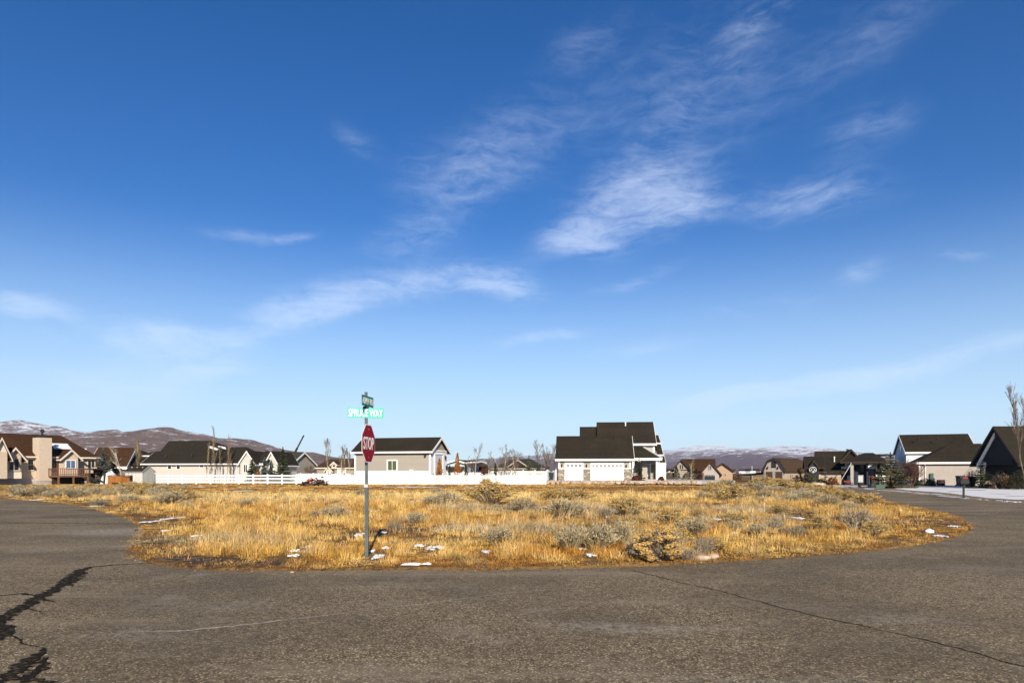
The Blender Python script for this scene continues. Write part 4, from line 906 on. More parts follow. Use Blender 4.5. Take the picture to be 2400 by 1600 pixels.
# --- white house with shed gable on the right
def white_house():
    H = House('white_gable_house', 2154, 92, -20, 'white and beige house with shaded left gable and broad dark roofs behind the snowy lawn')
    u, z = H.u, H.z; uR = u(2296); ze = z(1083.5, 0); DL = abs(H.v(2129, 0))
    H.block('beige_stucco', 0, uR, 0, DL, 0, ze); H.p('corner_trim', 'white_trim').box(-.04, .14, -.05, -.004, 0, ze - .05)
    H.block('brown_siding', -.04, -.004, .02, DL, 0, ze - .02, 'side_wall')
    H.hip(0, uR, 0, DL, ze, z(1040, uR / 2, DL / 2), u(2229, DL / 2), u(2300, DL / 2), 'umber_shingle', 'white_trim', oh=.4, fh=.26)
    vu = 6.0; a0, a1 = u(2124, vu), u(2286, vu); D = max(3.5, H.v(2097.5, a0) - vu); z1 = z(1058, a0, vu)
    H.block('white_siding', a0, a1, vu, vu + D, 0, z1, 'upper_wall'); H.gable('u', a0, a1, vu, vu + D, z1, z(1021, a0, vu + D / 2), 'umber_shingle', 'white_siding', 'white_trim', oh=.35, rake=.2, fh=.28)
    H.win_side(2109, 2112.5, 1045, 1060, a0, 'l', bars=0, glass='blue_glass')
    H.hip(u(2270, 8), u(2306, 8), 6, 12, z(1060, uR, 6), z(1040, uR, 8), u(2288, 9), u(2296, 9), 'umber_shingle', None)
    for a in (2152, 2195, 2243): H.vent(a, 1026, vu + 1.3, h=.2)
    dp = MB(); x = u(2168); dp.tube((x, -.09, .1), (x, -.09, ze - .5), .05, .05, 6); dp.tube((x, -.09, ze - .5), (x - .1, -.4, ze - .2), .05, .05, 6); dp.build('downspout', 'white_trim', H.root)
    dp = MB(); x = uR - .1; dp.tube((x, -.09, .1), (x, -.09, ze - .2), .05, .05, 6); dp.build('downspout', 'white_trim', H.root)
    b = MB(); x0, x1 = u(2180.5, -.3), u(2188, -.3); b.box(x0, x1, -.3, -.004, z(1123, 0), z(1108.5, 0)); b.build('meter_box', 'green_paint', H.root)
    H.finish(); return H
YH = white_house()
# --- dark house at the right edge
def dark_house():
    H = House('dark_gable_house', 2288, 79, -90, 'near-black house with steep gable and pale inner rake boards at the right edge')
    u, z = H.u, H.z; u1 = u(2386); ze = z(1079, .5); um = u(2331.6); zp = z(1002, um)
    H.block('black_siding', .35, u1 - .35, .8, 14, 0, ze); H.gable('v', 0.0, 14, 0, u1, ze, zp, 'charcoal_shingle', 'black_siding', 'black_metal', oh=.55, rake=.35, fh=.25)
    rb = H.p('rake_inner', 'white_trim'); sl = (zp - ze) / um
    rb.prism([(.25, ze - .35), (um, zp - .55), (um, zp - 1.05), (.75, ze - .35)], 'v', -.1, .05)
    rb.box(.2, .6, -.1, .05, ze - .9, ze - .35); rb.box(.6, 1.6, -.1, .05, ze - .45, ze - .2); rb.box(1.35, 1.6, -.1, .05, ze - .75, ze - .45)
    H.gable('v', .1, 6, 1.0, u1 - .6, ze - .5, z(1027, um), 'charcoal_shingle', 'black_siding', None, oh=.2, rake=.1)
    H.win_px(2337, 2354, 1102, 1118, .8, frame='black_metal', bars=1)
    dp = MB(); dp.tube((.2, .3, 0), (.2, .3, ze - .8), .06, .06, 6); dp.tube((.2, .3, ze - .8), (-.3, .1, ze - .2), .06, .06, 6); dp.build('downspout', 'black_metal', H.root)
    H.finish(); return H
dark_house()

# --- grey garden shed
def shed_build():
    H = House('garden_shed', 334.6, 95.5, 60, 'pale grey garden shed with dark roof, at the left end of the rail fence', 'shed')
    u, z = H.u, H.z; u1 = u(362.5); ze = z(1104, 0); zp = z(1092, u1 / 2)
    # long side runs back to the left
    k = (292.5 - 1200) / FPX; D = min(max(abs(H.v(292.5, 0)), 2.4), 6.5)
    H.block('shed_grey', 0, u1, 0, .06, 0, ze, 'front_wall'); H.block('shed_pale', 0, u1, .061, D, 0, ze)
    H.gable('v', .0, D, 0, u1, ze, zp, 'charcoal_shingle', 'shed_grey', 'shed_grey', oh=.12, rake=.08, t=.08, fh=.1)
    d = MB(); d.box(u1 * .2, u1 * .495, -.05, -.004, .08, ze - .25); d.box(u1 * .505, u1 * .8, -.05, -.004, .08, ze - .25); d.box(u1 * .47, u1 * .49, -.08, -.051, .9, 1.1); d.build('double_door', 'shed_grey', H.root)
    for i in range(3): 
        m = MB(); vv = D * (.2 + .3 * i); m.rock((u1 * .3, vv, ze + (zp - ze) * .6 + .12), .1, .16, .05, i); m.build('roof_snow', 'snow', H.root)
    H.finish()
shed_build()

#@@FENCES
# ------------------------------------------------------------------ fences and yard things
def rail_fence():
    a = Vector((gx(362, 97.5), 97.5, 0)); b = Vector((gx(763, 95.5), 95.5, 0)); L = (b - a).length; ang = math.atan2(b.y - a.y, b.x - a.x)
    r = empty('rail_fence', a, 'white three-rail vinyl ranch fence in front of the long pale house', 'fence', None, ang)
    n = 12; h = 1.42
    for i in range(n + 1):
        x = L * i / n; m = MB(); m.box(x - .09, x + .09, -.09, .09, -.05, h); m.prism([(x - .11, h), (x + .11, h), (x, h + .08)], 'v', -.11, .11); m.build('post', 'white_vinyl', r)
    for z in (.34, .80, 1.24): m = MB(); m.box(.02, L - .02, -.035, .035, z - .11, z + .11); m.build('rail', 'white_vinyl', r)
rail_fence()
def picket_fence(a, b, h, label, step=.16, w=.085, npost=8, solid=None, group=None):
    a = Vector((a[0], a[1], 0)); b = Vector((b[0], b[1], 0)); L = (b - a).length; ang = math.atan2(b.y - a.y, b.x - a.x)
    r = empty('picket_fence', a, label, 'fence', group, ang)
    for i in range(npost + 1):
        x = L * i / npost; m = MB(); m.box(x - .07, x + .07, -.02, .12, -.05, h + .06); m.prism([(x - .09, h + .06), (x + .09, h + .06), (x, h + .16)], 'v', -.04, .14); m.build('post', 'white_vinyl', r)
    m = MB(); m.box(0, L, .02, .07, .22, .34); m.build('rail', 'white_vinyl', r); m = MB(); m.box(0, L, .02, .07, h - .3, h - .2); m.build('rail', 'white_vinyl', r)
    m = MB(); n = int(L / step)
    for i in range(n):
        x = (i + .5) * L / n; ww = w
        if solid and solid[0] < x / L < solid[1]: ww = step * .97
        m.box(x - ww / 2, x + ww / 2, -.035, -.005, .06, h - .06); m.prism([(x - ww / 2, h - .06), (x + ww / 2, h - .06), (x, h)], 'v', -.035, -.005)
    m.build('pickets', 'white_vinyl', r)
picket_fence((gx(763, 95.4), 95.4), (gx(1279, 93), 93), 1.38, 'long low white picket fence in front of the detached garage, bordering the golden field', npost=13, solid=(.02, .10))
picket_fence((gx(1146, 112), 112), (gx(1282, 107), 107), 2.0, 'taller white picket fence behind the low one, left of the grey house', npost=5)
picket_fence((gx(1048, 116), 116), (gx(1130, 116), 116), 1.75, 'short white picket fence behind the orange columnar trees', npost=4)
picket_fence((gx(1282.6, 107), 107), (gx(1302, 103), 103), 2.0, 'small white picket return beside the black bin and the grey house', npost=1)
def solid_fence(a, b, h, label):
    a = Vector((a[0], a[1], 0)); b = Vector((b[0], b[1], 0)); L = (b - a).length; r = empty('panel_fence', a, label, 'fence', None, math.atan2(b.y - a.y, b.x - a.x))
    n = max(2, int(L / 2.4))
    for i in range(n + 1):
        x = L * i / n; m = MB(); m.box(x - .07, x + .07, -.06, .06, -.05, h + .05); m.prism([(x - .09, h + .05), (x + .09, h + .05), (x, h + .13)], 'v', -.09, .09); m.build('post', 'white_vinyl', r)
    for i in range(n): m = MB(); m.box(L * i / n + .075, L * (i + 1) / n - .075, -.02, .02, .08, h - .05); m.build('panel', 'white_vinyl', r)
    m = MB(); m.box(0, L, -.045, .045, h - .048, h + .02); m.build('top_rail', 'dark_wood' if 'brown' in label else 'white_vinyl', r)
solid_fence((gx(675, 116), 116), (gx(826, 112), 112), 1.5, 'white panel fence behind the rail fence, left of the detached garage')
# cedar screen fence with a dark cap
r = empty('cedar_fence', (gx(252, 93), 93, 0), 'short bright orange cedar plank screen with dark top cap beside the shed', 'fence', None, R(-4))
L1 = gx(284, 93) - gx(252, 93); L2 = (gx(316, 94) - gx(284, 93))
m = MB(); n = 11; rr = random.Random(4)
for i in range(n):
    x = L1 * i / n; m.box(x + .01, x + L1 / n - .01, -rr.uniform(.02, .04), .0, -.05, 1.22 + rr.uniform(-.02, .02))
m.build('planks', 'cedar', r); m = MB()
for i in range(n):
    x = L1 + L2 * i / n; m.box(x + .01, x + L2 / n - .01, .5 * i / n - rr.uniform(.02, .04), .5 * i / n, -.05, 1.2 + rr.uniform(-.02, .02))
m.build('planks', 'cedar', r); m = MB(); m.box(-.05, L1 + L2 + .05, -.1, .6, 1.25, 1.33); m.build('top_cap', 'dark_wood', r)
m = MB(); m.box(0, L1 + L2, .56, .62, .0, 1.2); m.box(-.03, .03, .02, .6, 0, 1.24); m.box(L1 + L2 - .03, L1 + L2 + .03, .02, .6, 0, 1.24); m.build('frame', 'dark_wood', r)
# white tarp, planter
m = MB(); T = from_px
x0, x1 = gx(246, 100), gx(273, 100); nx = 10; vs = []; fs = []
for i in range(nx + 1):
    t = i / nx; hh = .9 + 1.35 * math.sin(PI * min(1, t * 1.05)) ** .8 * (1 - .3 * t)
    for (dy, k) in ((-1.3, 0.0), (-1.0, .75), (0, 1.0), (1.0, .75), (1.3, 0.0)): vs.append((x0 + (x1 - x0) * t, 100 + dy, hh * k + .0 if k else .0))
for i in range(nx):
    for j in range(4): fs.append((i * 5 + j, (i + 1) * 5 + j, (i + 1) * 5 + j + 1, i * 5 + j + 1))
fs += [(0, 1, 2, 3, 4), tuple(nx * 5 + j for j in (4, 3, 2, 1, 0))]
m.add(vs, fs); tag(m.build('covered_trailer', 'white_trim', smooth=False), 'white covered hump behind the left end of the cedar screen', 'cover')
m = MB(); p = gnd(322, 1135); m.box(p[0] - .65, p[0] + .55, 91.5, 92.2, 0, .28); m.box(p[0] - .7, p[0] + .6, 91.45, 92.25, .29, .36); tag(m.build('planter_box', 'dark_wood'), 'low dark planter box between the cedar screen and the shed', 'planter')
# brush pile
m = MB(); rr = random.Random(9); p = gnd(738, 1139); br = empty('brush_pile', (p[0], p[1], 0), 'dark brush and scrap pile at the right end of the rail fence', 'brush pile')
for i in range(150):
    x = rr.uniform(-1.5, 1.5); y = rr.uniform(-.8, .8); h = .9 * (1 - (x / 1.7) ** 2) * rr.random(); a = rr.uniform(0, PI); l = rr.uniform(.3, .9); e = rr.uniform(-.5, .5)
    d = Vector((math.cos(a) * math.cos(e), math.sin(a) * math.cos(e), math.sin(e))) * l; c = Vector((x, y, .1 + h)); m.tube(c - d / 2, c + d / 2, .06, .03, 4)
m.build('branches', 'bark', br); m = MB(); m.beam((-.9, -.9, .08), (.9, -.7, .85), .16, .05); m.beam((-.5, -.95, .1), (1.3, -.6, .8), .12, .05); m.build('plank', 'deck_wood', br)
m = MB(); m.rock((-.5, -.3, .75), .5, .3, .18, 3); m.build('red_scrap', 'red_paint', br); m = MB(); m.rock((.1, -.4, .85), .28, .2, .12, 4); m.build('pale_scrap', 'white_trim', br)
# crane
c = empty('crane', from_px(690, 1106, 150) - Vector((0, 0, 1.75)), 'dark telescopic crane boom angled up above the roofs, with a yellow base', 'crane'); O = c.location
q0 = from_px(681, 1080, 150) - O; q1 = from_px(697, 1049, 150) - O; q2 = from_px(711, 1022, 150) - O
m = MB(); m.beam(q0, q1, .35, .38); m.beam(q1, q2, .24, .26); m.tube(q2, q2 + Vector((.15, 0, .25)), .2, .1, 6); m.build('boom', 'black_metal', c)
m = MB(); m.beam(q0 + Vector((-.1, 0, -.1)), q0 + Vector((1.5, 0, -1.5)), .3, .3); m.build('boom_base', 'white_trim', c)
m = MB(); m.box(-.4, .5, -.9, .9, 0.9, 3.3); m.box(-.6, 1.0, -1, 1, .5, .9); m.build('cab', 'yellow_paint', c)
for sx in (-.3, .7):
    m = MB(); m.tube((sx, -1.2, .45), (sx, -.9, .45), .45, .45, 12); m.build('wheel', 'plastic_black', c)
# utility pole far right of the brown houses
p = from_px(1762.5, 1128, 170); m = MB(); m.tube((p.x, 170, -.05), (p.x, 170, 3.0), .10, .08, 8); m.tube((p.x, 170, 3.0), (p.x, 170, 3.3), .14, .12, 8); tag(m.build('utility_pole', 'pale_metal'), 'pale utility pole in the gap left of the barn', 'pole')
# right road side: mailbox on post, cluster mailbox, transformer, bins, boulder
def mailbox():
    x, Y = gnd(2258.5, 1168); r = empty('mailbox', (x, Y, -.05), 'black post mailbox with red top by the road in front of the snowy lawn', 'mailbox', None, R(-12))
    m = MB(); m.box(-.05, .05, -.05, .05, 0, 1.02); m.box(-.1, .1, -.1, .1, 0, .12); m.build('post', 'black_metal', r)
    m = MB(); m.prism([(-.25, 1.02), (.25, 1.02), (.25, 1.2), (.22, 1.33), (.18, 1.40), (-.18, 1.40), (-.22, 1.33), (-.25, 1.2)], 'v', -.22, .3); m.build('box', 'plastic_black', r)
    m = MB(); m.prism([(-.14, 1.405), (.19, 1.405), (.17, 1.47), (-.1, 1.47)], 'v', -.2, .1); m.build('flag', 'red_paint', r)
    m = MB(); m.box(-.2, .2, -.235, -.224, 1.06, 1.32); m.build('door', 'black_metal', r)
mailbox()
x, Y = gnd(2014.5, 1142); r = empty('cluster_mailbox', (x, Y, -.05), 'grey mailbox cabinet on a short black post across the road from the navy house', 'mailbox', None, R(8))
m = MB(); m.box(-.13, .13, -.1, .1, 0, .62); m.build('post', 'black_metal', r); m = MB(); m.box(-.31, .31, -.2, .25, .63, 1.42); m.box(-.34, .34, -.24, .28, 1.423, 1.47); m.build('cabinet', 'grey_paint', r)
m = MB(); m.box(-.27, -.02, -.215, -.204, .7, 1.36); m.box(.02, .27, -.215, -.204, .7, 1.36); m.build('door', 'pale_metal', r)
x, Y = gnd(2055, 1143); r = empty('transformer_box', (x, Y, -.05), 'low green utility transformer box at the road edge left of the big spruce', 'utility box')
m = MB(); m.box(-.75, .7, -.4, .5, 0, .45); m.prism([(-.45, .453), (.55, .453), (.55, .42)], 'u', -.75, .7); m.build('cabinet', 'green_paint', r); m = MB(); m.box(-.72, -.3, -.43, -.405, .05, .4); m.build('door', 'plastic_black', r)
b = from_px(2205, 1137, 89.5); r = empty('barrel_planter', (b.x, b.y, -.05), 'brown barrel standing against the beige wall of the white house', 'barrel'); m = MB()
for z0_, z1_, r0_, r1_ in ((0, .35, .42, .5), (.35, .8, .5, .46)): m.tube((0, 0, z0_), (0, 0, z1_), r0_, r1_, 14)
m.build('body', 'dark_wood', r); m = MB(); m.tube((0, 0, .3), (0, 0, .36), .515, .515, 14); m.tube((0, 0, .74), (0, 0, .8), .485, .485, 14); m.build('hoop', 'black_metal', r)
pp_ = from_px(2251, 1138, 88); wheelie_bin((pp_.x, pp_.y, -.05), 1.25, 'green_paint', 'plastic_black', 'dark green trash bin by the wall corner behind the black mailbox', R(10), 'bins by the white house', .75)
pp_ = from_px(2276, 1138, 87); wheelie_bin((pp_.x, pp_.y, -.05), 1.2, 'blue_paint', 'blue_paint', 'blue trash bin left of the small spruce by the dark house', R(-8), 'bins by the white house', .75)
pp_ = from_px(2048, 1131, 92); wheelie_bin((pp_.x, pp_.y, -.05), 1.15, 'plastic_black', 'plastic_black', 'black trash bin left of the big spruce, beside the red ball', R(6), None, .8)
m = MB(); m.rock((0, 0, 0), .22, .2, .32, 5, 10, 7); o = m.build('red_float', 'red_paint', smooth=True); pp_ = from_px(2045, 1120, 91); o.location = pp_; o.scale = (1, 1, 1); tag(o, 'bright red rounded bag in front of the black bin by the navy house', 'bag'); o.location.z = max(o.location.z, .9)
m = MB(); m.box(-.2, .2, -.15, .15, -.95, -.28); o2 = m.build('stand', 'dark_wood', o)
m = MB(); m.rock((0, 0, .42), .80, .6, .62, 31, 8, 5); o = m.build('boulder', 'boulder'); q = gnd(2322, 1143); o.location = (q[0], q[1], 0); tag(o, 'large tan boulder below the gable of the dark house', 'boulder')
m = MB(); m.rock((0, 0, .2), .35, .3, .3, 32, 8, 5); o = m.build('boulder', 'grey_paint'); q = gnd(2305, 1142.5); o.location = (q[0], q[1], 0); tag(o, 'small grey rock left of the large tan boulder', 'boulder')
q = gnd(1990, 1136); r = empty('porch_bench', (gx(1988, 93), 93, 0), 'small rust-red porch bench under the leaning pole', 'bench')
m = MB(); m.box(-.5, .5, -.25, .25, .3, .36); m.build('seat', 'rust_red', r); m = MB(); m.box(-.5, .5, .22, .27, .38, .62); m.build('backrest', 'rust_red', r)
for sx in (-.44, .44):
    for sy in (-.2, .2): m = MB(); m.box(sx - .04, sx + .04, sy - .04, sy + .04, -.05, .298); m.build('leg', 'dark_wood', r)

# ------------------------------------------------------------------ street sign
def text_mesh(name, body, width, height, mat, parent, loc, rot):
    cu = bpy.data.curves.new('lettering', 'FONT'); cu.body = body; cu.align_x = 'CENTER'; cu.align_y = 'CENTER'; cu.extrude = .0015; cu.offset = 0.0 if body == 'ASPEN RD' else .012; cu.space_character = 1.12 if body == 'ASPEN RD' else 1.0; cu.resolution_u = 3
    to = bpy.data.objects.new('lettering', cu); COL.objects.link(to); bpy.context.view_layer.update()
    dg = bpy.context.evaluated_depsgraph_get(); me = bpy.data.meshes.new_from_object(to.evaluated_get(dg)); bpy.data.objects.remove(to)
    co = np.empty(len(me.vertices) * 3); me.vertices.foreach_get('co', co); co = co.reshape(-1, 3)
    mn, mx = co.min(0), co.max(0); c = (mn + mx) / 2
    co[:, 0] = (co[:, 0] - c[0]) * width / (mx[0] - mn[0]); co[:, 1] = (co[:, 1] - c[1]) * height / (mx[1] - mn[1]); co[:, 2] -= c[2]
    me.vertices.foreach_set('co', co.ravel()); me.update(); me.materials.clear()
    o = link(name, me, mat, parent); o.location = loc; o.rotation_euler = rot; return o
def street_sign():
    x, Y = gnd(860, 1311); r = empty('street_sign', (x, Y, 0), 'galvanized post with red STOP sign and two green street name blades', 'sign')
    k = Y / FPX
    zz = lambda py: CAMH - (py - HOR) * k
    H = zz(918.5); lean = -.019
    p = MB(); hw = .026
    zb = [(-.1, 0.0), (zz(1141), -.008), (H, lean)]
    for (a, xa), (b_, xb) in zip(zb[:-1], zb[1:]):
        w = hw + (.006 if a < 0 else 0)
        p.add([(xa - w, -w, a), (xa + w, -w, a), (xa + w, w, a), (xa - w, w, a), (xb - w, -w, b_), (xb + w, -w, b_), (xb + w, w, b_), (xb - w, w, b_)], [(0, 3, 2, 1), (4, 5, 6, 7), (0, 1, 5, 4), (1, 2, 6, 5), (2, 3, 7, 6), (3, 0, 4, 7)])
    post = p.build('post', 'galvanized', r)
    h = MB(); n = int(H / .0508)
    for i in range(2, n - 1):
        z = i * .0508; xx = lean * z / H; w = hw + (.0065 if z < zz(1141) else .0005); h.tube((xx, -w, z), (xx, -w - .0015, z), .0075, .0075, 6)
    h.build('perforations', 'black_metal', post)
    c = MB(); xc = lean * .5; zc = zz(1139); c.box(xc - hw - .014, xc + hw + .008, -hw - .014, hw + .014, zc - .02, zc + .04); c.build('sleeve_collar', 'pale_metal', r)
    # plates: local x along the plate, y normal (towards -y is the face)
    def plate(name, poly, mat, th, parent, loc, rz):
        m = MB(); m.prism(poly, 'v', -th / 2, th / 2); o = m.build(name, mat, parent); o.location = loc; o.rotation_euler = (0, 0, rz); return o
    v = Vector((x, Y)).normalized(); base = math.atan2(v.y, v.x) - PI / 2          # so that a plate at rz=base squarely faces the camera
    turn = R(70.5); rz = base + turn                                              # face turned to the right
    nrm = Vector((math.sin(rz), -math.cos(rz), 0))
    zs_ = (zz(994.8) + zz(1082.8)) / 2; Rr = .381 / math.cos(PI / 8); xs = lean * zs_ / H
    octo = lambda q: [(q * math.cos(PI / 8 + i * PI / 4), q * math.sin(PI / 8 + i * PI / 4)) for i in range(8)]
    off = Vector((xs, 0, zs_)) + nrm * .045 + Vector((.135 - .045 * nrm.x, 0, 0)) * 0
    st = plate('stop_panel', octo(Rr), 'sign_white', .004, r, off, rz)
    fc = plate('red_face', octo(Rr - .022), 'sign_red', .003, st, (0, -.0045, 0), 0)
    text_mesh('lettering', 'STOP', .60, .255, 'sign_white', st, (0, -.0085, 0), (PI / 2, 0, 0))
    b = MB()
    for dz in (-.28, .28): b.tube((0, -.010, dz), (0, .05, dz), .008, .008, 8)
    b.build('bolt', 'pale_metal', st)
    # SPRUCE WAY blade, square to the camera
    z1 = (zz(956.4) + zz(979)) / 2; hgt = (979.5 - 956) * k; wid = (899 - 816) * k; xs = lean * z1 / H
    sw = plate('name_blade', [(-wid / 2, -hgt / 2), (wid / 2, -hgt / 2), (wid / 2, hgt / 2), (-wid / 2, hgt / 2)], 'sign_green_lit', .004, r, (xs + .0, -.036, z1), base + R(3))
    text_mesh('lettering', 'SPRUCE WAY', wid * .94, hgt * .76, 'sign_white', sw, (0, -.0045, 0), (PI / 2, 0, 0))
    z2 = (zz(927) + zz(953.5)) / 2; h2 = 24.2 * k; w2 = .66; xs = lean * z2 / H
    aw = plate('name_blade', [(-w2 / 2, -h2 / 2), (w2 / 2, -h2 / 2), (w2 / 2, h2 / 2), (-w2 / 2, h2 / 2)], 'sign_green', .004, r, Vector((xs, 0, z2)) + nrm * .034, base + R(70))
    text_mesh('lettering', 'ASPEN RD', w2 * .90, h2 * .62, 'sign_white', aw, (0, -.0045, 0), (PI / 2, 0, 0))
    m = MB(); m.box(xs - .05, xs + .05, -.05, .05, zz(957), zz(952)); m.build('cross_bracket', 'black_metal', r)
    return r
street_sign()

#@@TREES
# ------------------------------------------------------------------ trees
def quads_np(C, A, B):
    """C centres (n,3), A and B half axes -> verts and faces"""
    n = len(C); V = np.stack([C - A - B, C + A - B, C + A + B, C - A + B], 1).reshape(-1, 3); F = np.arange(4 * n).reshape(-1, 4); return V, F
def rand_dirs(n, g): d = g.normal(size=(n, 3)); return d / np.linalg.norm(d, axis=1, keepdims=True)
def spruce(name, base, h, r, mat, label, seed, group=None, leaf=.18, dens=1.5, skirt=.04):
    r = r * 1.18
    g = np.random.default_rng(seed); root = empty(name, base, label, 'tree', group)
    t = MB(); t.tube((0, 0, -.05), (0, 0, h * .5), h * .022 + .03, h * .014, 7); t.tube((0, 0, h * .5), (0, 0, h * .98), h * .014, .012, 6); t.build('trunk', 'bark', root)
    Cs = []; Ds = []
    nlev = int(h / .26)
    for i in range(nlev):
        z = h * (skirt + (1 - skirt) * (i / nlev) ** .95); f = 1 - z / h; Rz = r * (f ** .85) * g.uniform(.72, 1.12) + .05
        nb = max(5, int(11 * f * g.uniform(.8, 1.2)) + 3)
        for k in range(nb):
            a = g.uniform(0, 2 * PI); L = Rz * g.uniform(.7, 1.12); m = max(3, int(L / leaf * 3.0 * dens)); s = np.linspace(.12, 1, m)
            droop = -.28 * L * s + .26 * L * s ** 2 + g.normal(0, .03)
            p = np.stack([np.cos(a) * L * s, np.sin(a) * L * s, z + droop], 1) + g.normal(0, leaf * .28, (m, 3)) * np.array([1, 1, .55]); Cs.append(p); Ds.append(np.tile([np.cos(a), np.sin(a), .1], (m, 1)))
    tip = np.stack([np.zeros(10), np.zeros(10), np.linspace(h * .93, h * 1.02, 10)], 1); Cs.append(tip); Ds.append(np.tile([0, 0, 1.], (10, 1)))
    C = np.concatenate(Cs); D = np.concatenate(Ds) + g.normal(0, .4, C.shape); D /= np.linalg.norm(D, axis=1, keepdims=True)
    S = np.cross(D, rand_dirs(len(C), g)); S /= np.linalg.norm(S, axis=1, keepdims=True)
    l = leaf * g.uniform(.6, 1.25, (len(C), 1)); V, F = quads_np(C, D * l * .75, S * l * .34)
    npmesh('crown', V, F, mat, root); return root
def bare_tree(name, base, h, spread, label, seed, mat_t='pale_bark', mat_b='twig', stems=1, r0=.07, depth=4, group=None, lean=0.0, up=.75, n1=7, cat='tree', tl=.62, bl=1.0):
    rr = random.Random(seed); root = empty(name, base, label, cat, group); T = MB(); B = MB()
    def grow(p, d, L, r, lev, mb):
        n = 3 if lev < 2 else 2; q = p.copy(); dd = d.copy(); pts = [q.copy()]
        for i in range(n):
            dd = (dd + Vector((rr.uniform(-.16, .16), rr.uniform(-.16, .16), rr.uniform(0, .12)))).normalized(); q2 = q + dd * L / n; mb.tube(q, q2, r * (1 - .3 * i / n), r * (1 - .3 * (i + 1) / n), 5 if lev < 2 else 3, False); q = q2; pts.append(q.copy())
        if lev >= depth: return
        nb = n1 if lev == 0 else rr.randint(3, 4)
        for k in range(nb):
            f = rr.uniform(.25, 1.0) if lev == 0 else rr.uniform(.3, 1); j = min(int(f * n), n - 1); st = pts[j].lerp(pts[j + 1], f * n - j)
            a = rr.uniform(0, 2 * PI); side = Vector((math.cos(a), math.sin(a), 0)); nd = (dd * up + side * spread * rr.uniform(.5, 1.1) + Vector((0, 0, .25))).normalized()
            grow(st, nd, L * rr.uniform(.42, .62) * (bl * (1.1 - .45 * f) if lev == 0 else 1), r * .5, lev + 1, B)
        if lev > 0: grow(q, dd, L * .4, r * .6, lev + 1, B)
    for s in range(stems):
        a = 2 * PI * s / stems + rr.uniform(-.4, .4); k = 0 if stems == 1 else spread * .55; d = Vector((math.cos(a) * k + lean, math.sin(a) * k, 1)).normalized()
        grow(Vector((0, 0, -.05)), d, h * tl * rr.uniform(.92, 1.03), r0, 0, T)
    T.build('trunk', mat_t, root); B.build('crown', mat_b, root); return root
def column_tree(name, base, h, r, mat, label, seed, group=None, n=900, leaf=.12, bare=.08):
    g = np.random.default_rng(seed); root = empty(name, base, label, 'tree', group); t = MB(); t.tube((0, 0, -.05), (0, 0, h * .9), .06, .015, 6)
    for i in range(14):
        a = g.uniform(0, 6.28); z = h * g.uniform(.1, .7); t.tube((0, 0, z), (math.cos(a) * r * .7, math.sin(a) * r * .7, z + h * .2), .02, .008, 4)
    t.build('trunk', 'bark', root)
    z = g.uniform(bare, 1, n) ; prof = np.minimum(1, (z - bare) * 4 + .45) * np.clip((1.02 - z) * 1.5, 0.04, 1) ** .75; a = g.uniform(0, 6.283, n); lump = .75 + .5 * vnoise(a * 1.6 + seed, z * 9)
    rad = r * prof * lump * g.uniform(.25, 1, n) ** .5; C = np.stack([np.cos(a) * rad, np.sin(a) * rad, z * h], 1) + g.normal(0, .03, (n, 3)); keep = vnoise(a * 2 + 5, z * 14 + seed) > .25; C = C[keep]
    D = rand_dirs(len(C), g); S = np.cross(D, rand_dirs(len(C), g)); S /= np.linalg.norm(S, axis=1, keepdims=True); l = leaf * g.uniform(.5, 1.2, (len(C), 1)); V, F = quads_np(C, D * l * .6, S * l * .4); npmesh('crown', V, F, mat, root); return root
def bush(name, base, w, h, mat, label, seed, group=None, n=700, leaf=.10, stem='bark', nst=40, cat='shrub', stemsout=1.0):
    g = np.random.default_rng(seed); root = empty(name, base, label, cat, group); t = MB()
    for i in range(nst):
        a = g.uniform(0, 6.28); k = g.uniform(.2, 1) ** .5; e = np.array([math.cos(a) * w / 2 * k, math.sin(a) * w / 2 * k, h * math.sqrt(max(.08, 1 - .75 * k * k)) * g.uniform(.75, 1.12) * stemsout]); t.tube((e[0] * .15, e[1] * .15, -.05), e * np.array([.6, .6, .55]), .022, .015, 3, False); t.tube(e * np.array([.6, .6, .55]), e, .015, .006, 3, False)
    t.build('stems', stem, root)
    if n:
        d = rand_dirs(n, g); d[:, 2] = np.abs(d[:, 2]); q = g.uniform(.45, 1, (n, 1)) ** .5; C = d * q * np.array([w / 2, w / 2, h]); C *= (.8 + .35 * vnoise(C[:, 0] * 3 / w * 2 + seed, C[:, 2] * 3 + C[:, 1] * 2))[:, None]; C[:, 2] = np.maximum(C[:, 2], .03)
        D = rand_dirs(n, g); S = np.cross(D, rand_dirs(n, g)); S /= np.linalg.norm(S, axis=1, keepdims=True); l = leaf * g.uniform(.5, 1.2, (n, 1)); V, F = quads_np(C, D * l * .6, S * l * .35); npmesh('foliage', V, F, mat, root)
    return root
def at(px, Y): return (gx(px, Y), Y, 0)
def hgt(py, Y, py0=None): return CAMH - (py - HOR) / FPX * Y
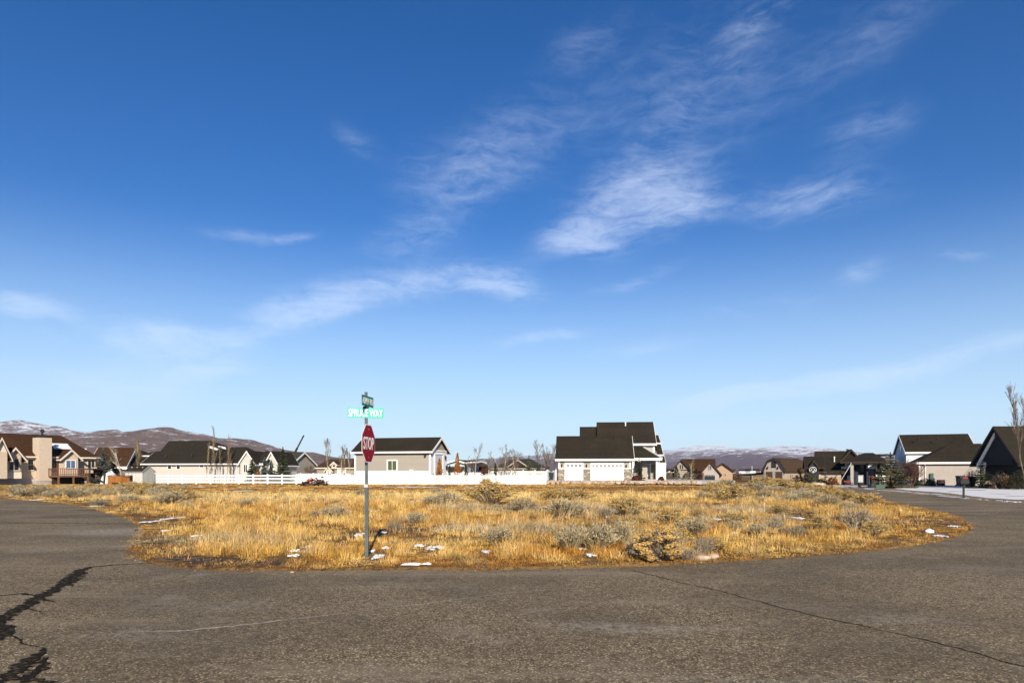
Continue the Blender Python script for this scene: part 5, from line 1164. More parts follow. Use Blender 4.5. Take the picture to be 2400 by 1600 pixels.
# left group
spruce('spruce_tree', at(242, 100), hgt(1050, 100), 1.55, 'spruce_blue', 'blue-grey spruce left of the white-trunked bare tree, against the dark brown roof', 1)
spruce('spruce_tree', at(266, 104), hgt(1052, 104), 1.3, 'spruce_olive', 'olive-brown spruce just behind the blue-grey one', 2)
bare_tree('bare_tree', at(284, 98), hgt(1038, 98), .75, 'bare tree with bright white forked trunk behind the cedar screen', 3, 'pale_bark', 'pale_bark', 1, .085, 3, n1=5, tl=.8, bl=.8)
bare_tree('poplar_tree', at(327, 112), hgt(1018, 112), .22, 'tall narrow bare poplar with olive twigs over the left end of the pale house roof', 4, 'gold_twig', 'gold_twig', 1, .075, 3, n1=26, up=1.6, tl=.9, bl=.45)
for i, (px, py, Y) in enumerate(((485, 1040, 105), (491, 1060, 104.5), (503, 1005, 105), (513.5, 1050, 104.5), (530, 1020, 104), (539, 1055, 104))):
    bare_tree('poplar_tree', at(px, Y), hgt(py, Y), .30, ('leftmost', 'second', 'third and tallest', 'fourth', 'fifth', 'rightmost')[i] + ' of the six slender bare poplars against the pale house wall', 10 + i, 'twig' if i % 2 else 'gold_twig', 'gold_twig' if i % 2 == 0 else 'twig', 1, .042, 3, 'bare poplars along the pale house', n1=24, up=1.5, tl=.95, bl=.32)
spruce('spruce_tree', at(593, 103), hgt(1072, 103), 1.1, 'spruce_green', 'dark green spruce in front of the right window of the pale house', 20)
spruce('spruce_tree', at(620, 104), hgt(1072, 104), .85, 'spruce_blue', 'pale blue spruce, left one of the pair beside the second gable', 21)
spruce('spruce_tree', at(636, 103), hgt(1080, 103), .9, 'spruce_blue', 'pale blue spruce, shorter right one of the pair beside the second gable', 22)
spruce('spruce_tree', at(663, 101), hgt(1050, 101), 1.25, 'spruce_green', 'tallest dark spruce, in front of the olive house below the crane boom', 23)
bush('shrub', at(604, 102), 1.0, 2.0, 'orange_leaf', 'orange autumn shrub between the dark spruce and the pale blue pair', 24, n=500, leaf=.14)
for i, (px, py, Y, s, lab) in enumerate(((715, 1080, 125, 1.0, 'reddish bare tree behind the white panel fence, left of the brown hip roof'), (727, 1086, 122, .8, 'paler bare tree just right of the reddish one behind the panel fence'))):
    bare_tree('bare_tree', at(px, Y), hgt(py, Y), 1.0, lab, 30 + i, 'red_twig', 'red_twig' if i == 0 else 'twig', 4, .06, 4)
for i, (px, py, Y, sp, lab) in enumerate(((774, 1040, 109, .35, 'slim white birch with straight trunk left of the cream dormer'), (802, 1055, 110, .4, 'pale bare birch left of the garage, first of three'), (809, 1042, 111, .4, 'tall bare birch in the middle of the three left of the garage'), (821, 1062, 108, .35, 'leaning bare birch closest to the garage corner'))):
    bare_tree('birch_tree', at(px, Y), hgt(py, Y), sp, lab, 40 + i, 'pale_bark', 'twig', 1, .06, 4, 'birches left of the garage', n1=11, up=1.0, tl=.95, bl=.5)
bush('shrub', at(757, 104), 1.2, 1.5, 'juniper', 'small dark evergreen shrub above the rail fence end', 45, n=400)
column_tree('columnar_tree', at(1030, 97.5), hgt(1074, 97.5), .52, 'orange_leaf', 'orange columnar tree in front of the garage door', 50, 'orange columnar trees', n=1100)
column_tree('columnar_tree', at(1072, 99), hgt(1062, 99), .58, 'orange_leaf', 'taller orange columnar tree right of the garage', 51, 'orange columnar trees', n=1200)
for i, (px, py, Y, r_, m_) in enumerate(((1054, 1090, 110, .28, 'juniper'), (1092, 1086, 98, .34, 'juniper'), (1107, 1096, 118, .5, 'juniper'), (1132, 1092, 97, .38, 'rust_leaf'), (1161, 1085, 96, .30, 'juniper'), (1262, 1090, 112, .6, 'spruce_green'))):
    column_tree('columnar_evergreen', at(px, Y), hgt(py, Y), r_, m_, ['faint small dark column tree at the garage corner', 'dark columnar evergreen right of the tall orange tree', 'broader dark evergreen behind the first picket fence', 'brownish columnar tree in front of the rust roofed house', 'thin dark columnar evergreen at the middle of the picket fence', 'dark evergreen at the right end of the green hip roof'][i], 60 + i, 'dark evergreens along the picket fence', n=700, leaf=.11)
spruce('pine_tree', at(1240, 113), hgt(1066, 113), .9, 'spruce_olive', 'yellowish young pine in front of the green hip roof', 70, leaf=.13, dens=.6)
for i, (px, py, Y, sp, lab) in enumerate(((1112, 1044, 105, .7, 'slim bare tree rising above the dark columnar evergreens'), (1096, 1070, 112, .8, 'short faint bare tree behind the dark columnar evergreen'), (1182, 1044, 104, .9, 'broad bare tree with several trunks at the left of the green hip roof'), (1190, 1050, 107, .8, 'second bare tree crossing the broad one at the green hip roof'), (1211, 1056, 103, .5, 'bare sapling with pale straight trunk before the green roof'), (1150, 1075, 108, .8, 'faint bare tree between the rust and green roofs'))):
    bare_tree('bare_tree', at(px, Y), hgt(py, Y), sp, lab, 80 + i, 'pale_bark', 'twig', 3 if i == 2 else 1, .055, 4, 'bare trees behind the picket fence', n1=9, up=.9, tl=.85, bl=.62)
for i, (px, py, Y) in enumerate(((1274, 1032, 116), (1291, 1034, 117))):
    bare_tree('bare_tree', at(px, Y), hgt(py, Y), .6, ['left one of the pair of bare trees next to the grey house', 'right one of the pair of bare trees, closest to the grey house'][i], 90 + i, 'twig', 'twig', 2, .065, 4, 'pair of bare trees left of the grey house', n1=10, up=.95, tl=.85, bl=.6)
# around the grey and brown houses
p = wpt(H.u(1) if False else GH.u(1498, -.5), -.5); spruce('spruce_tree', (p.x, p.y, .5), 3.3, .75, 'spruce_green', 'small dark spruce at the porch of the grey house', 100, leaf=.12)
p = wpt(GH.u(1491, -1), -1); bush('shrub', (p.x, p.y, .5), 1.5, .85, 'rust_leaf', 'dark red rounded shrub at the corner of the stone base', 101)
p = wpt(GH.u(1550, -.5), -.5); bush('shrub', (p.x, p.y, .5), 1.0, .6, 'rust_leaf', 'small dark red shrub beside the white porch wall', 102)
for i, (px, py, Y, r_, lab) in enumerate(((1585, 1092, 126, .7, 'dark columnar evergreen before the left gable of the brown house'), (1617, 1084, 125, .55, 'tallest dark column tree before the brown roof'), (1632, 1098, 125, .75, 'short dark evergreen left of the dark garage door'), (1608, 1108, 124, .9, 'low dark evergreen between the column trees'))):
    column_tree('columnar_evergreen', at(px, Y), hgt(py, Y), r_, 'juniper' if i != 3 else 'dusty_leaf', lab, 110 + i, 'dark evergreens before the brown house', n=800, leaf=.13)
bare_tree('bare_tree', at(1621, 124), hgt(1072, 124), .8, 'bare tree with pale trunk in front of the brown roof', 115, 'pale_bark', 'gold_twig', 1, .06, 3, n1=8, tl=.8, bl=.7)
bush('shrub', at(1641, 124), 1.6, 2.3, 'rust_leaf', 'tall red-brown shrub left of the dark garage door', 116, n=800)
bush('shrub', at(1569, 126), 2.2, 1.7, 'dusty_leaf', 'dusty brown shrub at the left end of the brown house', 117)
bush('shrub', at(1723, 140), 3.0, 2.4, 'rust_leaf', 'red bare shrub right of the peach wall', 118, n=600, leaf=.12)
bare_tree('bare_tree', at(1880, 108), 3.2, .5, 'thin dark tree before the peach side wall of the barn', 120, 'red_twig', 'red_twig', 2, .07, 3)
bush('shrub', at(1872, 106), 2.2, 1.3, 'rust_leaf', 'dark red shrub before the barn side wall', 121); bush('shrub', at(1897, 95), 2.0, 1.9, 'spruce_olive', 'olive evergreen shrub below the white ring ornament', 122, n=900, leaf=.13)
spruce('spruce_tree', at(1934, 93.5), hgt(1104, 93.5), .55, 'spruce_blue', 'thin young spruce before the beige wall of the navy house', 123, leaf=.1)
bush('shrub', at(1925, 93), 1.6, .8, 'juniper', 'low dark shrub left of the thin young spruce', 124); bush('shrub', at(1952, 92.5), 1.7, 1.1, 'rust_leaf', 'reddish shrub against the golden stone base', 125)
m = MB(); m.rock((0, 0, .12), .9, .5, .28, 41); m.rock((.9, .1, .1), .5, .4, .22, 42); o = m.build('rock_border', 'boulder'); o.location = at(1913, 92); tag(o, 'reddish rock border at the corner of the navy house', 'rocks')
spruce('spruce_tree', at(2087, 77), hgt(1062, 77), 2.35, 'spruce_olive', 'largest sunlit spruce on the right, beside the snowy lawn', 130, leaf=.15, dens=1.3)
bare_tree('bare_shrub', at(2138, 80), 3.6, .75, 'reddish brown bare multi-stem shrub right of the largest spruce', 131, 'red_twig', 'red_twig', 6, .05, 4, cat='shrub')
bare_tree('bare_shrub', at(2112, 82), 3.2, .8, 'sparse brown bare shrub touching the largest spruce', 132, 'twig', 'red_twig', 4, .05, 4, cat='shrub')
bush('shrub', at(2166, 86), 2.6, .95, 'juniper', 'dark clipped shrub at the left corner of the beige wall', 133, n=900); bush('shrub', at(2181, 85.6), 1.4, .8, 'juniper', 'smaller dark shrub below the green meter box', 134)
m = MB(); q = from_px(2188, 1140, 86); m.tube((0, 0, 0), (0, 0, .95), .16, .16, 8); m.tube((0, 0, .95), (0, 0, 1.1), .16, .05, 8); o = m.build('vent_post', 'white_trim'); o.location = (q.x, q.y, -.05); tag(o, 'short white standpipe in front of the beige wall', 'standpipe')
bush('shrub', at(2267, 86), 1.6, 1.7, 'twig', 'wispy bare shrub against the right end of the beige wall', 135, n=0, nst=90)
bush('shrub', at(2279, 82), 1.9, 2.4, 'dusty_leaf', 'bare grey-brown shrub left of the spruce before the dark house', 136, n=260, nst=80)
spruce('spruce_tree', at(2302, 76), hgt(1080, 76), 1.2, 'spruce_green', 'spruce growing before the corner of the dark gabled house', 137, leaf=.13)
bush('shrub', at(2345, 74), 2.0, 1.9, 'dusty_leaf', 'tan bare shrub right of the large boulder', 138, n=500, nst=80, leaf=.09); bush('shrub', at(2362, 72.5), 1.3, 1.5, 'tan_leaf', 'orange-brown shrub next to the tan bare shrub', 139, n=600)
bush('shrub', at(2384, 71), 1.9, 2.0, 'juniper', 'dark rounded evergreen shrub at the right edge', 140, n=1100)
bare_tree('bare_tree', at(2408, 68), hgt(898, 68), .40, 'tall many-stemmed bare tree at the right edge, rising above the dark house', 141, 'gold_twig', 'twig', 5, .06, 4, lean=-.05, n1=11, up=1.15, tl=.88, bl=.5)

#@@HILLS
# ------------------------------------------------------------------ hills and mountains
def hillmat(name, c1, c2, c3, snow_lo, snow_hi, zlo, zhi, scale):
    m, nt, b, o = newmat(name)
    g = nt.nodes.new('ShaderNodeNewGeometry'); P = g.outputs['Position']
    mp = nt.nodes.new('ShaderNodeMapping'); mp.inputs['Scale'].default_value = (scale, scale, scale * 2.2); nt.links.new(P, mp.inputs['Vector'])
    def nz(s, d=7, r=.65):
        n = N(nt, 'ShaderNodeTexNoise', i_Scale=s, i_Detail=d, i_Roughness=r); nt.links.new(mp.outputs[0], n.inputs['Vector']); return n.outputs['Fac']
    c = MIXC(nt, MAPR(nt, nz(3.0), .38, .62), c1, c2); c = MIXC(nt, MAPR(nt, nz(11, 6, .7), .45, .68), c, c3)
    sp = nt.nodes.new('ShaderNodeSeparateXYZ'); nt.links.new(P, sp.inputs[0])
    alt = MAPR(nt, sp.outputs[2], zlo, zhi, snow_lo, snow_hi)
    s = MATH(nt, 'ADD', MATH(nt, 'ADD', MATH(nt, 'MULTIPLY', nz(1.6, 6, .6), .55), MATH(nt, 'MULTIPLY', nz(8, 8, .72), .5)), alt)
    sm = MAPR(nt, s, .86, .95)
    c = MIXC(nt, sm, c, (.70, .72, .76, 1))
    nt.links.new(c, b.inputs['Base Color']); b.inputs['Roughness'].default_value = 1.0; b.inputs['Specular IOR Level'].default_value = 0
    bp = nt.nodes.new('ShaderNodeBump'); bp.inputs['Strength'].default_value = .9; bp.inputs['Distance'].default_value = 14; nt.links.new(nz(9, 7, .7), bp.inputs['Height']); nt.links.new(bp.outputs[0], b.inputs['Normal'])
def ridge(name, prof, Y, front, back, mat, seed, rough=.2, nx=260, ny=46):
    px = np.array([p[0] for p in prof], float); hz = CAMH - (np.array([p[1] for p in prof], float) - HOR) / FPX * Y; xs = (px - 1200) / FPX * Y
    X = np.linspace(xs[0], xs[-1], nx); H = np.interp(X, xs, hz)
    k = np.array([1, 2, 3, 2, 1.]) / 9; H = np.convolve(np.pad(H, 2, 'edge'), k, 'valid')
    T = np.concatenate([np.linspace(0, 1, ny), 1 + np.linspace(.05, 1, 12)]); V = []
    L = (xs[-1] - xs[0])
    for t in T:
        y = Y - front * (1 - t) if t <= 1 else Y + back * (t - 1)
        s = t ** .85 if t <= 1 else (2 - t)
        gl = fbm(X / front * 5.5 + seed * 3.1 + t * 1.5, np.full_like(X, t * 2.2 + seed), 5) - .5
        fine = fbm(X / front * 22 + seed, np.full_like(X, t * 9.0 + seed), 3) - .5
        h = H * s + H * rough * gl * 2 * np.sin(PI * min(t, 1)) ** .8 + H * .05 * fine * (t > .02)
        h = np.maximum(h, -3) if t > 0 else np.full_like(X, -4.0)
        if t >= 2: h = np.full_like(X, -4.0)
        V.append(np.stack([X, np.full_like(X, y), h], 1))
    V = np.concatenate(V); r_ = len(T); i, j = np.meshgrid(np.arange(r_ - 1), np.arange(nx - 1), indexing='ij'); a = (i * nx + j).ravel()
    F = np.stack([a, a + 1, a + nx + 1, a + nx], 1)
    o = npmesh(name, V, F, mat); o.data.polygons.foreach_set('use_smooth', [True] * len(F)); struct(o); return o
hillmat('scrub_hill', (.17, .105, .080), (.085, .052, .042), (.27, .19, .14), .26, .32, 30, 260, .007)
hillmat('snowy_hill', (.18, .115, .095), (.095, .062, .054), (.27, .20, .16), .27, .37, 60, 400, .007)
hillmat('purple_hill', (.135, .090, .11), (.080, .054, .07), (.21, .15, .155), .22, .30, 40, 170, .005)
hillmat('snow_mountain', (.16, .125, .13), (.10, .082, .09), (.24, .20, .20), .26, .42, 50, 320, .0046)
ridge('hills', [(-420, 1030), (-300, 1005), (-150, 1000), (-60, 994), (0, 990.6), (22, 986), (45, 984), (85, 991.5), (136, 1000), (170, 1007), (207, 1015), (260, 1030), (330, 1060), (420, 1102)], 5600, 2400, 1500, 'snowy_hill', 1)
ridge('hills', [(60, 1102), (100, 1072), (150, 1036), (185, 1020), (207, 1015), (238, 1008.5), (260, 1006), (280, 1009), (304, 1017), (345, 1038), (400, 1068), (470, 1102)], 4600, 1500, 1000, 'scrub_hill', 2, .12)
ridge('hills', [(30, 1103), (90, 1080), (170, 1048), (240, 1027), (280, 1019), (304, 1015.5), (323, 1012.5), (357, 1005), (371, 1001), (403, 1002), (430, 1007.6), (490, 1021), (512, 1026), (555, 1026), (580, 1028.5), (635, 1043), (669, 1054), (694, 1058.5), (720, 1058.6), (734, 1060), (776, 1069), (807, 1075), (860, 1092), (930, 1104)], 3800, 1500, 1100, 'scrub_hill', 3, .16)
ridge('mountains', [(940, 1104), (1010, 1092), (1060, 1082), (1100, 1077), (1127, 1074), (1153, 1075.6), (1187, 1069), (1238, 1068), (1272, 1064), (1303, 1062), (1380, 1058), (1450, 1061), (1520, 1058), (1556, 1055), (1588, 1051), (1622, 1045), (1655, 1043.5), (1690, 1044), (1712, 1048), (1738, 1054), (1772, 1049), (1833, 1043.5), (1885, 1046), (1936, 1050), (1961, 1057), (2000, 1061), (2052, 1062.5), (2079, 1063), (2160, 1066), (2300, 1064), (2500, 1068), (2800, 1085)], 8600, 3000, 1600, 'snow_mountain', 4, .2, 420)
ridge('hills', [(1180, 1104), (1230, 1092), (1300, 1083), (1420, 1080), (1530, 1084), (1600, 1079), (1645, 1071), (1670, 1067), (1695, 1062.5), (1730, 1064.5), (1760, 1063), (1789, 1065), (1815, 1071), (1860, 1080), (1930, 1090), (2050, 1101)], 6000, 2200, 1200, 'purple_hill', 5, .18, 300)

# far town: small houses among brush between the barn and the brown houses
cols = ['white_siding', 'beige_stucco', 'peach_stucco', 'brown_siding', 'pale_siding']; proto = {}
rr = random.Random(12)
def town_house(k):
    m = MB(); m.box(-5, 5, -4, 4, 0, 3.6); r = empty('town_house', (0, -50, 0), 'tiny pale house of the distant town', 'house', 'far town houses'); m.build('wall', cols[k], r)
    q = MB(); q.prism([(-4.6, 3.5), (0, 6.2), (4.6, 3.5), (4.4, 3.4), (-4.4, 3.4)], 'u', -5.5, 5.5); q.build('roof', ['charcoal_shingle', 'brown_shingle', 'rust_shingle'][k % 3], r); return r
for i in range(26):
    Y = rr.uniform(800, 2600); px = rr.uniform(1715, 1775) if i < 17 else rr.uniform(1553, 1580); k = i % 5
    loc = (gx(px, Y), Y, -.05)
    if k not in proto: proto[k] = town_house(k); o = proto[k]; o.location = loc; o.rotation_euler = (0, 0, rr.uniform(-.6, .6))
    else: o = copy_thing(proto[k], loc, rr.uniform(-.6, .6))
    nm = ['white', 'beige', 'peach', 'brown', 'cream'][k]
    o['label'] = 'tiny %s far town house in the gap left of the barn' % nm if i < 17 else 'tiny far %s house just right of the white porch of the grey house' % nm
    o['group'] = 'far town houses, ' + nm

#@@SNOW
# ------------------------------------------------------------------ snow lawn and patches
def blob(mb, cx, cy, rx, ry, z, seed, n=22, th=.03):
    rr = random.Random(seed); k = [rr.uniform(.62, 1.15) for _ in range(n)]; k = [(k[i - 1] + k[i] * 2 + k[(i + 1) % n]) / 4 for i in range(n)]
    vs = [(cx, cy, z + th)] + [(cx + rx * k[i] * .6 * math.cos(2 * PI * i / n), cy + ry * k[i] * .6 * math.sin(2 * PI * i / n), z + th * rr.uniform(.7, 1)) for i in range(n)] + [(cx + rx * k[i] * math.cos(2 * PI * i / n), cy + ry * k[i] * math.sin(2 * PI * i / n), z) for i in range(n)]
    mb.add(vs, [(0, 1 + i, 1 + (i + 1) % n) for i in range(n)] + [(1 + i, 1 + n + i, 1 + n + (i + 1) % n, 1 + (i + 1) % n) for i in range(n)])
def ragged(poly, j, seed):
    rr = random.Random(seed); pts = resample(chaikin(poly + [poly[0]], 2), .4)[:-1]; return [(x + rr.uniform(-j, j), y + rr.uniform(-j, j)) for x, y in pts]
lawn = [gnd(*p, -.05) for p in ((2098, 1144.5), (2130, 1140), (2170, 1138.3), (2300, 1139.5), (2420, 1140.5), (2560, 1141), (2620, 1160), (2420, 1172.5), (2340, 1169), (2300, 1165.5), (2255, 1160), (2215, 1154), (2170, 1151.5), (2125, 1148.5))]
struct(poly_sheet('snow', ragged(lawn, .16, 5), -.03, 'snow'))
for pts, sd_ in (([(1912, 1136.4), (1990, 1137.4), (2050, 1139.2), (2046, 1140.2), (1985, 1139.2), (1925, 1137.9)], 6),
                 ([(2022, 1144), (2052, 1143.2), (2050, 1146), (2030, 1146.2)], 7)):
    struct(poly_sheet('snow', ragged([gnd(*p, -.05) for p in pts], .08, sd_), -.03, 'snow'))
rt = MB()
for i, (px, py, w, h) in enumerate(((2290, 1147.2, 60, 1.0), (2338, 1156, 16, 2.6), (2240, 1150.5, 40, .9), (2380, 1161, 60, .8), (2200, 1146, 30, .8))):
    x, Y = gnd(px, py); blob(rt, x, Y, w / 2 / FPX * Y, h / 2 / FPX * Y * Y / CAMH, -.026, 700 + i, th=.006)
struct(rt.build('bare_ground', 'yard_earth'))
sb = MB(); rr = random.Random(21)
for i, (px, py, w, h) in enumerate(((2172, 1157.5, 20, 4), (2236, 1164.5, 16, 4.5), (2078, 1149.5, 12, 2.5), (2105, 1151, 14, 2.5), (2128, 1153, 10, 2.5), (2200, 1160, 12, 2.5), (2262, 1168.5, 12, 2), (1990, 1141.5, 26, 2), (1958, 1139.5, 20, 1.6), (2300, 1171, 14, 2), (2375, 1176, 30, 2), (2345, 1173.5, 16, 2))):
    x, Y = gnd(px, py, 0); ry = h / 2 / FPX * Y * Y / CAMH; 
    for q in range(12): blob(sb, x + rr.uniform(-.8, .8) * w / 2 / FPX * Y, Y + rr.uniform(-.8, .8) * ry, w / 2 / FPX * Y * rr.uniform(.1, .36), ry * rr.uniform(.12, .45), .004 + .0012 * q, i * 20 + q, th=.03, n=14)
o = sb.build('snow_bank', 'snow'); o['kind'] = 'stuff'; o['label'] = 'ragged remains of snow along the far road edge'
sp_ = MB(); SNOWP = []
for i, (px, py, w, h) in enumerate(((725, 1281, 30, 5), (690, 1290, 24, 5), (722, 1292, 22, 6), (688, 1302, 30, 4), (885, 1305, 34, 13), (905, 1284, 24, 5), (873, 1291, 14, 4), (985, 1278, 30, 6), (1022, 1283, 50, 10), (1138, 1293, 26, 8), (978, 1322, 76, 3), (845, 1252, 26, 9), (900, 1247, 16, 4), (355, 1222, 28, 6), (405, 1214, 24, 7), (385, 1244, 14, 3), (465, 1255, 28, 4), (975, 1175, 40, 4), (1385, 1300, 24, 8), (965, 1141.5, 160, 2.5), (1098, 1142.5, 30, 2.5), (880, 1197, 16, 6), (808, 1174, 18, 4), (1870, 1214, 40, 5), (470, 1140.5, 22, 2), (105, 1143, 30, 4), (1675, 1216, 26, 4), (222, 1185.5, 22, 3), (85, 1171, 22, 2), (1720, 1248, 20, 3), (2205, 1256, 26, 5), (2235, 1233, 22, 2.5), (560, 1150, 60, 2), (1365, 1286, 26, 4))):
    x, Y = gnd(px, py, .06); ry = h / 2 / FPX * Y * Y / CAMH; 
    ry = min(ry, 1.3); rx = w / 2 / FPX * Y; SNOWP.append((x, Y, rx, max(ry, .12)))
    for q in range(16):
        blob(sp_, x + rr.uniform(-.75, .75) * rx, Y + rr.uniform(-.8, .8) * ry, max(.025, rx * rr.uniform(.08, .34)), max(.03, ry * rr.uniform(.12, .42)), .052 + .0011 * q, 1000 + i * 20 + q, th=.025, n=14)
o = sp_.build('snow_patches', 'snow'); o['kind'] = 'stuff'; o['label'] = 'small leftover snow patches in the golden grass'
mu = MB()
for i, (px, py, w, h) in enumerate(((425, 1307, 150, 12), (520, 1316, 170, 11), (630, 1318, 120, 10), (365, 1294, 50, 12), (470, 1312, 120, 10))):
    x, Y = gnd(px, py, .05); blob(mu, x, Y, w / 2 / FPX * Y, h / 2 / FPX * Y * Y / CAMH, .051 + .0012 * i, 300 + i, th=.006)
pmat('mud', (.055, .032, .018), (.028, .017, .011), 7, .9, .6, c3=(.16, .10, .06), s3=5.0); struct(mu.build('mud_strip', 'mud'))
for i, (px, py, w, h, lab, mt, nm) in enumerate(((2178, 1249, .13, .08, 'rounded white lump lying at the right tip of the golden field', 'snow', 'snow_lump'), (1648, 1312, .20, .07, 'flat tan stone at the road edge below the leaning yellow shrub', 'boulder', 'stone'), (1672, 1309, .12, .07, 'small rounded tan stone right of the flat one at the road edge', 'boulder', 'stone'), (685, 1336, .045, .02, 'small pale stone at the pavement edge left of the sign', 'boulder', 'stone'), (320, 1240, .06, .03, 'small black clod on the left road near the field corner', 'clod_black', 'clod'))):
    m = MB(); m.rock((0, 0, 0), w, w * .7, h, 70 + i, 9, 6); o = m.build(nm, mt, smooth=True); x, Y = gnd(px, py, .04); o.location = (x, Y, .05 + h * .5 if py < 1330 and px != 320 else h * .5); tag(o, lab, 'stone' if nm == 'stone' else nm.replace('_', ' '))
# gravel along the pavement edge
gv = MB(); rr = random.Random(31)
for i in range(420):
    k = rr.randrange(len(ej)); x, y = ej[k]
    if y > 45: continue
    x += rr.uniform(-.1, .1); y += rr.uniform(-.25, .35); r_ = rr.uniform(.006, .022); gv.rock((x, y, .004 if rr.random() < .4 else .052), r_, r_, r_ * .6, i, 5, 3)
o = gv.build('gravel', 'boulder'); o['kind'] = 'stuff'; o['label'] = 'loose gravel along the ragged pavement edge'

#@@SHRUBS
# ------------------------------------------------------------------ sagebrush and rabbitbrush (unit size prototypes, then copies)
def shrub_mesh(kind, seed):
    g = np.random.default_rng(seed); st = MB(); nst = 90; ends = []
    for i in range(nst):
        a = g.uniform(0, 6.283); k = g.uniform(.05, 1) ** .6; hz = math.sqrt(max(.05, 1 - .8 * k * k)) * g.uniform(.72, 1.08)
        if kind == 'wiry': hz = g.uniform(.5, 1.1) * (1 - .35 * k)
        e = np.array([math.cos(a) * .5 * k, math.sin(a) * .5 * k, hz]); b = np.array([e[0] * .2, e[1] * .2, -.05]); mid = e * np.array([.55, .55, .5]) + g.normal(0, .02, 3)
        st.tube(b, mid, .011, .008, 3, False); st.tube(mid, e, .008, .004, 3, False); ends.append((mid, e))
        for q in range(3 if kind != 'wiry' else 2):
            d = e - mid; s = mid + d * g.uniform(.1, .7); e2 = s + d * .5 + g.normal(0, .06, 3); st.tube(s, e2, .005, .003, 3, False); ends.append((s, e2))
    def quads(C, D, l, asp):
        S = np.cross(D, rand_dirs(len(C), g)); S /= np.linalg.norm(S, axis=1, keepdims=True); return quads_np(C, D * l, S * l * asp)
    M = np.array([e[0] for e in ends]); E = np.array([e[1] for e in ends])
    out = {'stems': (st, None)}
    nl = {'rabbit': 700, 'sage': 1150, 'wiry': 520}[kind]
    idx = g.integers(0, len(E), nl); t = g.uniform(.15, 1.02, (nl, 1)); C = M[idx] * (1 - t) + E[idx] * t + g.normal(0, .018, (nl, 3)); D = (E - M)[idx]; D = D / (np.linalg.norm(D, axis=1, keepdims=True) + 1e-6) + g.normal(0, .35, (nl, 3)); D /= np.linalg.norm(D, axis=1, keepdims=True)
    C[:, 2] = np.maximum(C[:, 2], .01); out['foliage'] = quads(C, D, g.uniform(.022, .045, (nl, 1)) * (1.2 if kind == 'wiry' else 1), .2)
    if kind == 'rabbit' and seed > 900:
        top = np.where(E[:, 2] > .22)[0]; ctr = E[g.choice(top, 62, replace=False)]; ctr = ctr[(ctr[:, 0] < .28)]
        C = np.concatenate([c + rand_dirs(130, g) * np.array([.075, .075, .055]) * g.uniform(.5, 1, (130, 1)) ** .4 for c in ctr]); D = rand_dirs(len(C), g); out['flower_heads'] = quads(C, D, g.uniform(.008, .016, (len(C), 1)), .8)
    elif kind == 'rabbit':
        top = np.where(E[:, 2] > .30)[0]; nf = 1900; idx = g.choice(top, nf); C = E[idx] + g.normal(0, .026, (nf, 3)); keep = vnoise(C[:, 0] * 5 + seed, C[:, 1] * 5 + 3) > .18; C = C[keep]; D = rand_dirs(len(C), g); out['flower_heads'] = quads(C, D, g.uniform(.011, .022, (len(C), 1)), .8)
    return out
SP = {}
for kind, nv in (('rabbit', 4), ('sage', 4), ('wiry', 2)):
    for v_ in range(nv):
        d = shrub_mesh(kind, 40 + v_ * 7 + len(kind)); ms = {}
        ms['stems'] = d['stems'][0].mesh('stems'); ms['stems'].materials.append(MATS['wiry' if kind == 'wiry' else 'sage_stem'])
        for nm, mt in (('foliage', {'rabbit': 'sage_leaf', 'sage': 'sage_leaf', 'wiry': 'wiry'}[kind]), ('flower_heads', 'mustard')):
            if nm in d:
                o = npmesh(nm, d[nm][0], d[nm][1], mt); ms[nm] = o.data; bpy.data.objects.remove(o)
        SP[(kind, v_)] = ms
d = shrub_mesh('rabbit', 911); ms = {'stems': d['stems'][0].mesh('stems')}; ms['stems'].materials.append(MATS['wiry'])
for nm, mt in (('foliage', 'wiry'), ('flower_heads', 'mustard_bright')):
    o = npmesh(nm, d[nm][0], d[nm][1], mt); ms[nm] = o.data; bpy.data.objects.remove(o)
SP[('rabbit', 9)] = ms
NAMES = {'rabbit': 'rabbitbrush', 'sage': 'sagebrush', 'wiry': 'dry_weed'}
def put_shrub(kind, x, Y, w, h, label, group=None, seed=0, z=.05):
    v_ = 9 if 'leaning, nearest' in label else seed % (2 if kind == 'wiry' else 4); r = empty(NAMES[kind], (x, Y, z), label, 'shrub', group, (seed * 2.4) % 6.28); r.scale = (w, w, h)
    if 'leaning, nearest' in label: r.rotation_euler = (R(8), R(-12), 0)
    for nm, me in SP[(kind, v_)].items():
        o = bpy.data.objects.new(nm, me); COL.objects.link(o); o.parent = r
    return r
